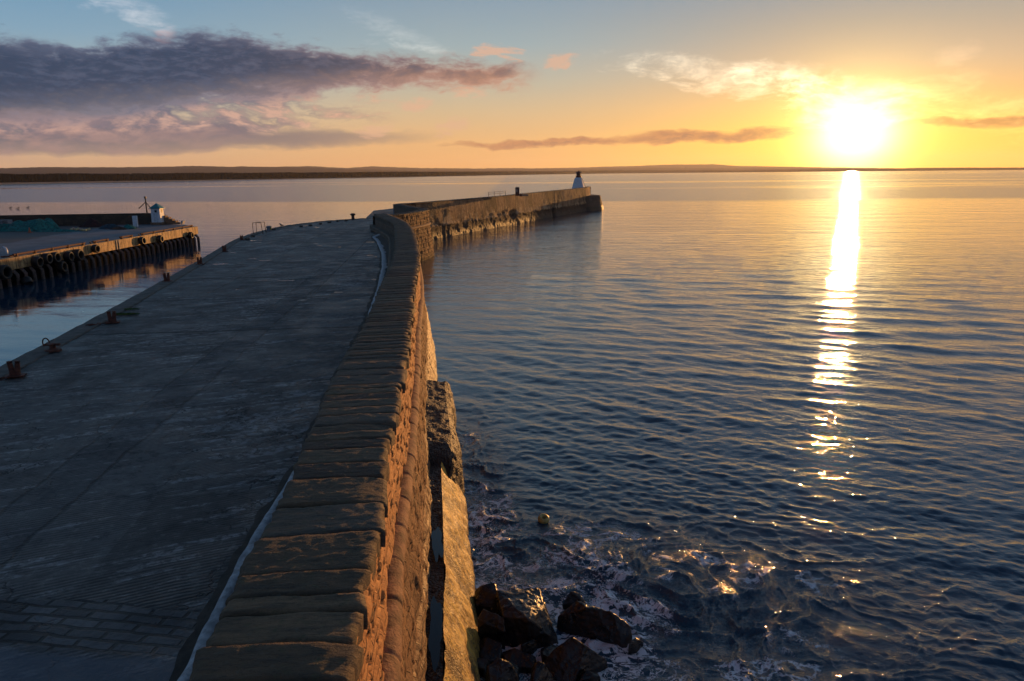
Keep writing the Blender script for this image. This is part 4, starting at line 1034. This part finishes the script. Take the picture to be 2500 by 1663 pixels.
# ------------------------------------------------------------------ things on the near quay
def bollard_proto(name='mooring_bollard'):
    r_ = empty(name, (0, 0, 0))
    m = MB(); m.box((0, 0, .03), (.62, .42, .06), bev=.02); m.build('base_plate', m_rust, r_, jit=.004)
    for s_ in (-1, 1):
        m = MB(); m.tube([(s_*.08, 0, .06), (s_*.09, 0, .25), (s_*.115, 0, .46), (s_*.12, 0, .56)], [.105, .09, .085, .10], 12); m.build('horn', m_rust, r_, smooth=False, jit=.004)
    m = MB(); m.box((0, 0, .17), (.20, .15, .16), bev=.03); m.build('web', m_rust, r_)
    return r_
def copy_tree(o, parent=None):
    c = o.copy(); col.objects.link(c); c.parent = parent
    for ch in [x for x in bpy.data.objects if x.parent == o]: copy_tree(ch, c)
    return c
B = [(38, 916, .25, .82, 'rusty twin horned bollard nearest the camera, at the left frame edge'), (275, 785, .3, .82, 'rusty twin horned bollard beside the green weed and the laid chain'),
     (408, 685, .5, .85, 'third rusty twin horned bollard from the camera, left of mid quay'), (488, 643, .6, .85, 'fourth rusty twin horned bollard from the camera'),
     (548, 611, .7, .8, 'fifth, small looking rusty twin horned bollard near the far part of the edge'), (590, 583, .8, .75, 'farthest horned bollard, on the edge before the ladder hoops')]
proto = bollard_proto()
for i, (px, py, rz, s_, lab) in enumerate(B):
    o = proto if i == 0 else copy_tree(proto)
    o.location = at(px, py+3, ZD-.01); o.rotation_euler.z = rz; o.scale = (s_, s_, s_)
    tag(o, lab, 'bollard', 'rusty bollards along the quay edge')
q = at(130, 857, ZD); m = MB(); m.lathe([(.26, 0), (.24, .06), (.10, .09), (.09, .2), (.14, .24), (.05, .27)], seg=14); m.box((0, 0, .22), (.5, .09, .08), bev=.02)
o = m.build('low_cleat', m_rust, jit=.006); o.location = q; tag(o, 'low dark rusted cleat on the quay between the ring and the worn patches', 'cleat')
q = at(112, 848, ZD); m = MB()
m.lathe([(.17+.022*math.cos(a), .022*math.sin(a)) for a in np.linspace(0, 2*math.pi, 9)[:-1]], seg=24, axis='X', closed=True)
o = m.build('mooring_ring', m_rust, smooth=True); o.location = (q.x, q.y+.05, ZD+.13); o.rotation_euler.z = 1.2; tag(o, 'thin iron mooring ring standing at the quay edge', 'mooring ring')
def chain(p0, p1, label, z=ZD+.03):
    p0 = Vector((p0.x, p0.y, z)); p1 = Vector((p1.x, p1.y, z)); L = (p1-p0).length; n = int(L/.105); m = MB()
    for k in range(n):
        t = (k+.5)/n; c = p0.lerp(p1, t); c.x += .05*math.sin(t*9); c.y += .05*math.sin(t*7+1)
        d_ = (p1-p0).normalized(); s_ = Vector((-d_.y, d_.x, 0)) if k % 2 else Vector((0, 0, 1))
        m.tube([c+d_*(.07*math.cos(a))+s_*(.034*math.sin(a)) for a in np.linspace(0, 2*math.pi, 9)], .013, 5, cap=False)
    o = m.build('mooring_chain', m_rust); tag(o, label, 'chain', 'chains lying on the quay')
chain(at(262, 790, ZD), at(206, 797, ZD), 'dark chain lying from the second bollard to the quay edge')
chain(at(24, 922, ZD), at(-60, 945, ZD), 'dark chain lying from the nearest bollard out of the frame')
# weeds
def tuft(c, n, r_, label):
    m = MB()
    for k in range(n):
        a = random.random()*6.28; rr_ = r_*random.random()**.5; b_ = Vector((c.x+rr_*math.cos(a)*2.0, c.y+rr_*math.sin(a)*.5, ZD)); l_ = random.uniform(.03, .09); dx_ = random.uniform(-.08, .08); dy_ = random.uniform(-.05, .05)
        v = [m.bm.verts.new(b_+Vector(t)) for t in ((-.012, 0, 0), (.012, 0, 0), (dx_, dy_, l_))]; m.bm.faces.new(v)
    o = m.build('weeds', simple('green_weed', (.06, .10, .015, 1), .8, 8, .5) if 'green_weed' not in bpy.data.materials else bpy.data.materials['green_weed'])
    tag(o, label, 'weeds', kind='stuff')
tuft(at(308, 768, ZD), 700, .28, 'green weeds growing in a joint beside the second bollard')
tuft(at(320, 756, ZD), 260, .18, 'sparse weeds on the quay just beyond the green tuft')
# ladder hoops
lp = at(636, 571, ZD); lh = empty('ladder_rail', lp); tag(lh, 'pair of thin metal ladder hoops standing at the quay edge', 'ladder rail')
for y_ in (-.45, .55):
    m = MB(); m.tube([(-.55, y_, -.3), (-.55, y_, 1.12), (.35, y_-.2, 1.12), (.45, y_-.2, 0)], .035, 8); m.build('hoop', m_mast, lh)
q = at(657, 564, ZD); m = MB(); m.lathe([(.25, 0), (.23, .3), (.28, .34), (.27, .48), (.1, .54)], seg=16)
b = empty('grey_mooring_post', q); tag(b, 'squat grey mooring post with a yellow mark beside the ladder hoops', 'bollard'); m.build('post', simple('galvanised_grey', (.16, .17, .19, 1), .5, 6, .3), b)
m = MB(); m.box((.24, -.1, .28), (.08, .12, .3), bev=.02); m.build('yellow_mark', simple('yellow_mark_paint', (.5, .34, .03, 1), .6, 6, .2), b)
q = at(862, 536, ZD); b = empty('capped_mooring_post', q); tag(b, 'lone dark capped mooring post at the far edge of the quay', 'bollard')
m = MB(); m.lathe([(.24, 0), (.20, .1), (.19, .5)], seg=16); m.build('post', m_mast, b)
m = MB(); m.lathe([(.2, .5), (.34, .56), (.34, .68), (.2, .78), (.05, .8)], seg=16); m.build('cap', m_mast, b)
for k, (px, py) in enumerate(((735, 553), (758, 550), (782, 546), (804, 543), (825, 540), (845, 538), (618, 577), (604, 584), (668, 560))):
    q = at(px, py+1.5, ZD); m = MB(); m.box((0, 0, .08), (.34+.1*random.random(), .26, .17), rz=random.random(), bev=.05)
    o = m.build('edge_stone', m_edge, jit=.02); o.location = q; tag(o, 'small dark stone block on the far edge of the quay', 'stone', 'small stones along the far quay edge')
# gull
def gull(loc, s_, rz, label):
    g_ = bpy.data.meshes.new('gull'); V = [(0, 0, .20), (-.13, 0, .17), (-.27, 0, .15), (-.40, 0, .14), (.09, 0, .25), (.14, 0, .31), (.19, 0, .315), (.25, 0, .30), (0, .035, .12), (0, .04, .0), (0, -.035, .12), (0, -.04, .0), (.06, .04, .0), (.06, -.04, .0)]
    Ed = [(0, 1), (1, 2), (2, 3), (0, 4), (4, 5), (5, 6), (6, 7), (0, 8), (8, 9), (0, 10), (10, 11), (9, 12), (11, 13)]
    g_.from_pydata(V, Ed, []); o = bpy.data.objects.new('gull', g_); col.objects.link(o)
    sk = o.modifiers.new('skin', 'SKIN'); sb = o.modifiers.new('sub', 'SUBSURF'); sb.levels = sb.render_levels = 1
    for v, r_ in zip(g_.skin_vertices[0].data, [.085, .08, .045, .012, .055, .04, .045, .01, .012, .01, .012, .01, .01, .01]): v.radius = (r_, r_)
    g_.skin_vertices[0].data[0].use_root = True
    g_.materials.append(simple('gull_plumage', (.10, .09, .085, 1), .8, 20, .5) if 'gull_plumage' not in bpy.data.materials else bpy.data.materials['gull_plumage'])
    o.location = loc; o.scale = (s_,)*3; o.rotation_euler.z = rz; tag(o, label, 'bird', None); return o
q = at(686, 554, ZD); gull(q, 1.15, 2.6, 'dark gull standing on the far edge of the quay right of the ladder hoops')
for k, (X, Y, lab) in enumerate(((120, 222, 'leftmost of three seabirds afloat beyond the far quay'), (205, 226, 'middle one of three seabirds afloat beyond the far quay'), (315, 218, 'rightmost of three seabirds afloat beyond the far quay'))):
    q = at(*zoom1(X, Y), 0); o = gull((q.x, q.y, -.12), 2.0, .4*k, lab); o['group'] = 'seabirds on the water'

# ------------------------------------------------------------------ breakwater furniture
zw = 5.98
lt = empty('lighthouse', (18.6, 206.2, ZD)); tag(lt, 'small tapering white lighthouse with a dark red lantern at the end of the breakwater', 'lighthouse')
m = MB()
hexa = [(2.3*math.cos(a), 2.0*math.sin(a)) for a in [math.radians(t) for t in (-112, -50, 10, 70, 130, 190)]]
m.prism(hexa, 0, 3.9, .52); m.build('tower', m_white, lt)
m = MB(); m.prism([(x*.52, y*.52) for x, y in hexa], 3.9, 4.35, .75); m.build('sloped_shoulder', m_white, lt)
m_lred = simple('dark_red_lantern_paint', (.09, .012, .010, 1), .5, 6, .3)
m = MB(); m.lathe([(.78, 4.33), (.78, 4.8)], seg=8); m.build('lantern_base', m_lred, lt)
m = MB(); m.lathe([(.55, 4.79), (.55, 5.45)], seg=8); m.build('lantern_glass', simple('dark_lantern_glass', (.05, .03, .03, 1), .15, 5, .2), lt)
for k in range(6):
    a = k*math.pi/3; m = MB(); m.tube([(.68*math.cos(a), .68*math.sin(a), 4.79), (.68*math.cos(a), .68*math.sin(a), 5.46)], .045, 6); m.build('lantern_post', m_lred, lt)
m = MB(); m.lathe([(.9, 5.45), (.8, 5.55), (.4, 5.85), (.15, 5.92), (.15, 6.1), (.02, 6.15)], seg=12); m.build('lantern_roof', m_lred, lt, smooth=False)
m = MB(); m.tube([(.8, -.6, 4.3), (1.95, -1.15, 1.4)], .04, 6); m.build('stay_cable', m_mast, lt)
# red beacon hut
rq = at(1263, 471, ZC); rb = empty('red_beacon', (rq.x, rq.y*1.0, ZC-.35))
rb.location = (-.0, 0, 0)
Yb = 150.0; c_ = atY(1263, 471, Yb); rb.location = (c_.x, Yb, 5.62)
tag(rb, 'small red brick beacon with a grey cap standing on the breakwater parapet', 'beacon')
m_rb = simple('red_painted_brick', (.14, .040, .030, 1), .8, 6, .3)
m = MB(); m.box((0, 0, .75), (.80, .80, 1.5), bev=.02); m.build('body', m_rb, rb)
m = MB(); m.box((-.12, -.405, 1.02), (.32, .04, .55)); m.build('window', simple('pale_window', (.45, .34, .27, 1), .5, 5, .2), rb)
m = MB(); m.prism([(-.5, -.5), (.5, -.5), (.5, .5), (-.5, .5)], 1.5, 1.72, .45); m.build('cap', simple('grey_cap_stone', (.13, .11, .10, 1), .8, 5, .2), rb)
m = MB(); m.prism([(.4, -.3), (.95, -.3), (.95, .3), (.4, .3)], -.1, .45, .5); m.build('buttress', m_rb, rb)
m = MB(); m.box((1.45, .1, .12), (1.5, .5, .3), bev=.05); m.build('plinth', simple('grey_plinth', (.2, .19, .17, 1), .8, 5, .2), rb)
rl = empty('safety_rail', (0, 0, 0)); tag(rl, 'thin two bar safety rail on the breakwater left of the red beacon', 'railing')
Q_, s_ = resample(PP, 1.0); N_ = norms(Q_)
ra = [i for i in range(len(s_)) if 33 <= s_[i] <= 43]
tp = []
for h_ in (.45, .8):
    m = MB(); m.tube([(Q_[i, 0]-N_[i, 0]*.7, Q_[i, 1]-N_[i, 1]*.7, 5.78+h_) for i in (ra[0], ra[len(ra)//2], ra[-1])], .035, 6); m.build('bar', m_mast, rl)
for i in ra[::3]:
    m = MB(); m.tube([(Q_[i, 0]-N_[i, 0]*.7, Q_[i, 1]-N_[i, 1]*.7, 5.7), (Q_[i, 0]-N_[i, 0]*.7, Q_[i, 1]-N_[i, 1]*.7, 6.6)], .04, 6); m.build('post', m_mast, rl)

# ------------------------------------------------------------------ boulders at the toe of the wall
def boulder(pts, label, seed, zb=-.7, sc_=1.0):
    """pts: (px, py, z) outline points seen in the photo, hulled down to below the water"""
    P3 = [at(px, py, z) for px, py, z in pts]; cx0 = sum((p for p in P3), Vector())/len(P3)
    away = [Vector((p.x+(p.x-cx0.x)*.12, p.y+(p.y-cx0.y)*.10+.0, zb)) for p in P3]
    bm = bmesh.new()
    for p in P3+away: bm.verts.new(p)
    r_ = bmesh.ops.convex_hull(bm, input=bm.verts); 
    bmesh.ops.delete(bm, geom=[v for v in bm.verts if not v.link_faces], context='VERTS')
    bmesh.ops.bevel(bm, geom=bm.edges[:], offset=.015, segments=1, affect='EDGES')
    bmesh.ops.triangulate(bm, faces=bm.faces)
    for _ in range(4):
        long = [e for e in bm.edges if e.calc_length() > .07]
        if not long: break
        bmesh.ops.subdivide_edges(bm, edges=long, cuts=1); bmesh.ops.triangulate(bm, faces=bm.faces)
    bm.normal_update(); co = np.array([v.co for v in bm.verts]); no = np.array([v.normal for v in bm.verts])
    h = .035*fbm(co[:, 0]*1.8+seed, co[:, 1]*1.8, co[:, 2]*1.8, 4)+.03*(np.abs(fbm(co[:, 0]*3+seed, co[:, 1]*3, co[:, 2]*5, 3))-.2)+.015*vnoise(co[:, 0]*14, co[:, 1]*14, co[:, 2]*14)
    for v, n_, h_ in zip(bm.verts, no, h): v.co += Vector(n_)*float(h_)
    me = bpy.data.meshes.new('boulder'); bm.to_mesh(me); bm.free()
    o = link('boulder', me, m_rock); o.location.z = -.10; tag(o, label, 'boulder', 'dark boulders in the surf')
RK = [
 ([(1212, 1432, .95), (1262, 1442, .9), (1317, 1424, .85), (1330, 1475, .75), (1363, 1558, .15), (1335, 1565, .1), (1230, 1498, .75), (1290, 1500, .85)], 'tall slab sided dark boulder close to the wall, the largest of the surf boulders'),
 ([(1360, 1495, .45), (1407, 1454, .75), (1435, 1475, .75), (1493, 1483, .75), (1540, 1519, .45), (1528, 1575, .05), (1434, 1534, .2)], 'long wedge shaped boulder, outermost to the right with grey striped face'),
 ([(1372, 1465, .25), (1392, 1433, .5), (1415, 1440, .4), (1431, 1466, .2)], 'small pointed black boulder just behind the wedge shaped one'),
 ([(1325, 1608, .3), (1350, 1575, .55), (1395, 1540, .85), (1430, 1565, .7), (1484, 1602, .25), (1455, 1625, .1), (1404, 1655, .1), (1350, 1650, .1)], 'broad black pyramid boulder in the middle of the surf'),
 ([(1165, 1504, .75), (1178, 1475, .95), (1230, 1496, .85), (1232, 1530, .6), (1172, 1525, .5)], 'square topped boulder tucked between the apron and the largest boulder'),
 ([(1180, 1640, .6), (1190, 1615, .9), (1218, 1593, 1.0), (1245, 1605, .95), (1262, 1630, .7), (1276, 1668, .4), (1200, 1680, .5)], 'rounded boulder with an orange lit edge at the bottom frame edge'),
 ([(1298, 1625, .5), (1313, 1600, .75), (1330, 1608, .7), (1352, 1645, .35), (1330, 1690, .2), (1290, 1690, .4)], 'small dark boulder at the bottom, right of the rounded one'),
 ([(1158, 1435, .5), (1178, 1418, .7), (1208, 1414, .7), (1216, 1445, .6), (1200, 1470, .4), (1160, 1470, .4)], 'weed covered reddish boulder behind the largest boulder, against the apron'),
 ([(1225, 1580, .25), (1255, 1570, .35), (1310, 1592, .3), (1300, 1620, .2), (1240, 1615, .2)], 'low flat slab between the largest and the bottom boulders'),
 ([(1160, 1560, .3), (1190, 1545, .45), (1225, 1560, .4), (1220, 1600, .2), (1165, 1610, .2)], 'half submerged black boulder touching the apron above the rounded boulder')]
for k, (pts, lab) in enumerate(RK): boulder(pts, lab, k*5.7+1)
SMALL = [(1268, 1468, .22, 'small wet stone behind the largest boulder, at its right shoulder'), (1345, 1580, .20, 'small wet stone in the gap between the largest and the pyramid boulder'),
         (1168, 1608, .26, 'small black stone wedged against the apron above the rounded boulder'), (1248, 1622, .22, 'small black stone right behind the rounded boulder'),
         (1440, 1640, .24, 'awash black stone just in front of the pyramid boulder, at its right'), (1555, 1560, .18, 'outermost little stone awash right of the wedge shaped boulder'),
         (1160, 1660, .28, 'small black stone at the bottom frame edge against the apron'), (1290, 1560, .20, 'little stone below the face of the largest boulder')]
for k, (px, py, r_, lab) in enumerate(SMALL):
    rr_ = random.Random(k+40); pts = []
    for j in range(7):
        a = j*.9; e = 22*r_/.22
        pts.append((px+e*math.cos(a)*rr_.uniform(.7, 1.2)*1.2, py+e*math.sin(a)*rr_.uniform(.5, .9), rr_.uniform(.15, .42)))
    boulder(pts, lab, k*3.1+60)
# float in the water
q = at(1327, 1272, 0); m = MB(); m.lathe([(.055, .06), (.10, .11), (.155, .09), (.17, .0), (.15, -.08), (.10, -.1), (.05, -.05)], seg=28, closed=True)
o = m.build('ring_float', simple('dull_yellow_plastic', (.34, .30, .10, 1), .45, 12, .25), smooth=True); o.location = (q.x, q.y, .05); o.rotation_euler = (.25, .15, 0)
tag(o, 'round dull yellow float bobbing in the choppy water near the wall', 'float')

# ------------------------------------------------------------------ far shore
def horizon_at(px):
    lo, hi = 0, 1000
    for _ in range(40):
        mm = (lo+hi)/2
        if ray(px, mm).z > 0: lo = mm
        else: hi = mm
    return lo
def shore_pt(px, dpx):
    q = ray(px, horizon_at(px)+dpx); t = -H/q.z; return Vector((q.x*t, q.y*t, 0))
SH = [(-700, 40), (-300, 26), (0, 15.5), (300, 12.6), (600, 9.8), (981, 6.8), (1200, 4.2), (1415, 2.8), (1700, 2.0), (2085, 2.1), (2500, 2.6), (3000, 3.0)]
def ridge(name, dpxs, tops, depth, mat, kind='structure', jag=0.0, label=None, cat=None, jf=1.0, n=1500, back=.5, dist=None):
    """terrain strip; tops in px above the horizon line, given at its own distance"""
    pxs = np.linspace(-700, 3200, n); V = []
    for px in pxs:
        dp = np.interp(px, [a for a, _ in dpxs], [b for _, b in dpxs]); base = shore_pt(px, dp) if dist is None else None
        if base is None:
            r_ = ray(px, horizon_at(px)); base = Vector((r_.x, r_.y, 0)).normalized()*dist
        D_ = base.length; t_ = np.interp(px, [a for a, _ in tops], [b for _, b in tops])
        cosc = 1/math.sqrt(1+((px-CX)/F)**2)
        k_ = px*jf; h = H+(t_+jag*float(fbm(k_*.012, 0, jf, 4))+jag*.5*float(vnoise(k_*.11, 3)))/F*D_*cosc
        h = max(h, .5); row = []
        for j, (f_, hh) in enumerate(((0, -.3), (.04, .12), (.25, .55), (.6, .9), (1.0, 1.0), (1.5, .8), (3.0, .2))):
            rad = 1+depth*f_/D_; row.append((base.x*rad, base.y*rad, h*hh*(1+.0*j) if hh > 0 else -.5))
        V.append(row)
    o = link(name, grid_mesh(name, np.array(V)), mat, smooth=True)
    if label: tag(o, label, cat, kind=kind)
    else: tag(o, kind=kind)
    return o
m_hill = simple('moorland', (.030, .030, .040, 1), .95, .004, .35, bump=0, spec=0.0)
m_wood = simple('dark_conifer_wood', (.006, .008, .009, 1), .95, .05, .4, bump=0, spec=0.0)
m_sand = simple('pale_beach', (.32, .22, .15, 1), .9, .02, .2, bump=0)
ridge('hills', SH, [(-700, 30), (0, 31), (130, 33), (260, 31), (420, 31), (470, 32), (560, 29), (590, 30), (680, 27), (760, 24), (850, 18), (1000, 12), (1300, 8), (1700, 5), (2000, 2), (2500, 0), (3200, 0)], 2500, m_hill, dist=7500, jag=1.2)
ridge('hills', SH, [(-700, 22), (300, 22), (690, 27), (760, 27), (850, 21), (905, 25), (960, 22), (1040, 18), (1180, 16), (1300, 15), (1480, 13), (1620, 13), (1800, 10), (2000, 5), (2300, 2), (3200, 0)], 3000, m_hill, dist=10500, jag=1.0)
ridge('hills', SH, [(-700, 10), (900, 10), (1380, 14), (1560, 17), (1620, 20), (1740, 20), (1800, 15), (2000, 9), (2200, 4), (3200, 2)], 2500, m_hill, dist=13500, jag=.6)
ridge('shore_land', [(a, b*.985) for a, b in SH], [(-700, 14), (0, 8), (600, 7), (1000, 6), (1415, 4.0), (1700, 3.0), (2085, 3.6), (2300, 4.0), (2450, 3.2), (2500, 2.0), (3200, 1.0)], 300, m_wood, jag=.5)
# beach
bv = []
for px in np.linspace(-700, 1150, 300):
    dp = np.interp(px, [a for a, _ in SH], [b for _, b in SH]); q = shore_pt(px, dp); D_ = q.length; hgt = 2.6*np.interp(px, [-700, 250, 700, 1150], [1.2, 1, .55, .2])
    bv.append([(q.x*k_, q.y*k_, z_) for k_, z_ in ((.985, -.4), (1.0, .5), (1.012, hgt*.8+.4*vnoise(px*.05, 1)), (1.03, hgt))])
tag(link('beach', grid_mesh('beach', np.array(bv, float)), m_sand, smooth=True), kind='structure')
# wood of conifers behind the beach: far too many to count
def wood():
    n = 9000; rg = np.random.default_rng(5); V = []; Fc = []
    for i in range(n):
        px = -500+ (1980+500)*rg.random()**1.0; dp = np.interp(px, [a for a, _ in SH], [b for _, b in SH]); q = shore_pt(px, dp*.975)
        D_ = q.length; k_ = 1+rg.random()*90/D_*(1+D_/4000); q = q*k_
        tp = np.interp(px, [-500, 0, 300, 600, 1000, 1415, 1700, 1980], [11, 8.3, 7.6, 7.2, 6.0, 3.6, 2.2, 1.5])
        hgt = H+tp/F*D_*(.55+.5*rg.random()**.6+.10*float(vnoise(px*.02, 2)))
        r_ = hgt*(.12+.08*rg.random())+D_/F*.5; z0 = .8; b0 = len(V); a0 = rg.random()*6
        for zf, rf in ((0, .75), (.45, 1.0), (.8, .62)):
            for j in range(5): a = a0+j*1.2566; V.append((q.x+r_*rf*math.cos(a), q.y+r_*rf*math.sin(a), z0+hgt*zf))
        V.append((q.x, q.y, z0+hgt))
        for l_ in (0, 5):
            for j in range(5): Fc.append((b0+l_+j, b0+l_+(j+1) % 5, b0+l_+5+(j+1) % 5, b0+l_+5+j))
        for j in range(5): Fc.append((b0+10+j, b0+10+(j+1) % 5, b0+15))
    me = bpy.data.meshes.new('distant_wood'); me.from_pydata(V, [], Fc)
    tag(link('distant_wood', me, m_wood), 'dark band of conifer forest behind the beach across the bay', 'forest', kind='stuff')
wood()
for px, hh, lab in ((1525, 11, 'left of two thin masts on the far shore horizon'), (1674, 12, 'right one of two thin masts on the far shore horizon')):
    q = shore_pt(px, 1.9); D_ = q.length; m = MB(); m.tube([(0, 0, 0), (0, 0, H+hh/F*D_)], [3.2, 1.6], 6); m.box((0, 0, H+hh/F*D_*.8), (7, 3, 3)); o = m.build('far_mast', m_hill); o.location = (q.x, q.y, 0)
    tag(o, lab, 'mast', 'masts on the far shore')
# air
hz = MB(); hz.box((0, 0, 134), (30000, 30000, 272)); hz.bm.verts.ensure_lookup_table()
mh = bpy.data.materials.new('haze'); mh.use_nodes = True; nt = mh.node_tree; nt.nodes.remove(nt.nodes['Principled BSDF'])
pv = nt.nodes.new('ShaderNodeVolumePrincipled'); pv.inputs['Density'].default_value = 3.0e-5; pv.inputs['Color'].default_value = (.9, .88, .9, 1); pv.inputs['Anisotropy'].default_value = .45
nt.links.new(pv.outputs[0], nt.nodes['Material Output'].inputs['Volume'])
o = hz.build('haze', mh); tag(o, kind='stuff'); o['label'] = 'thin haze over the bay'; o['category'] = 'haze'
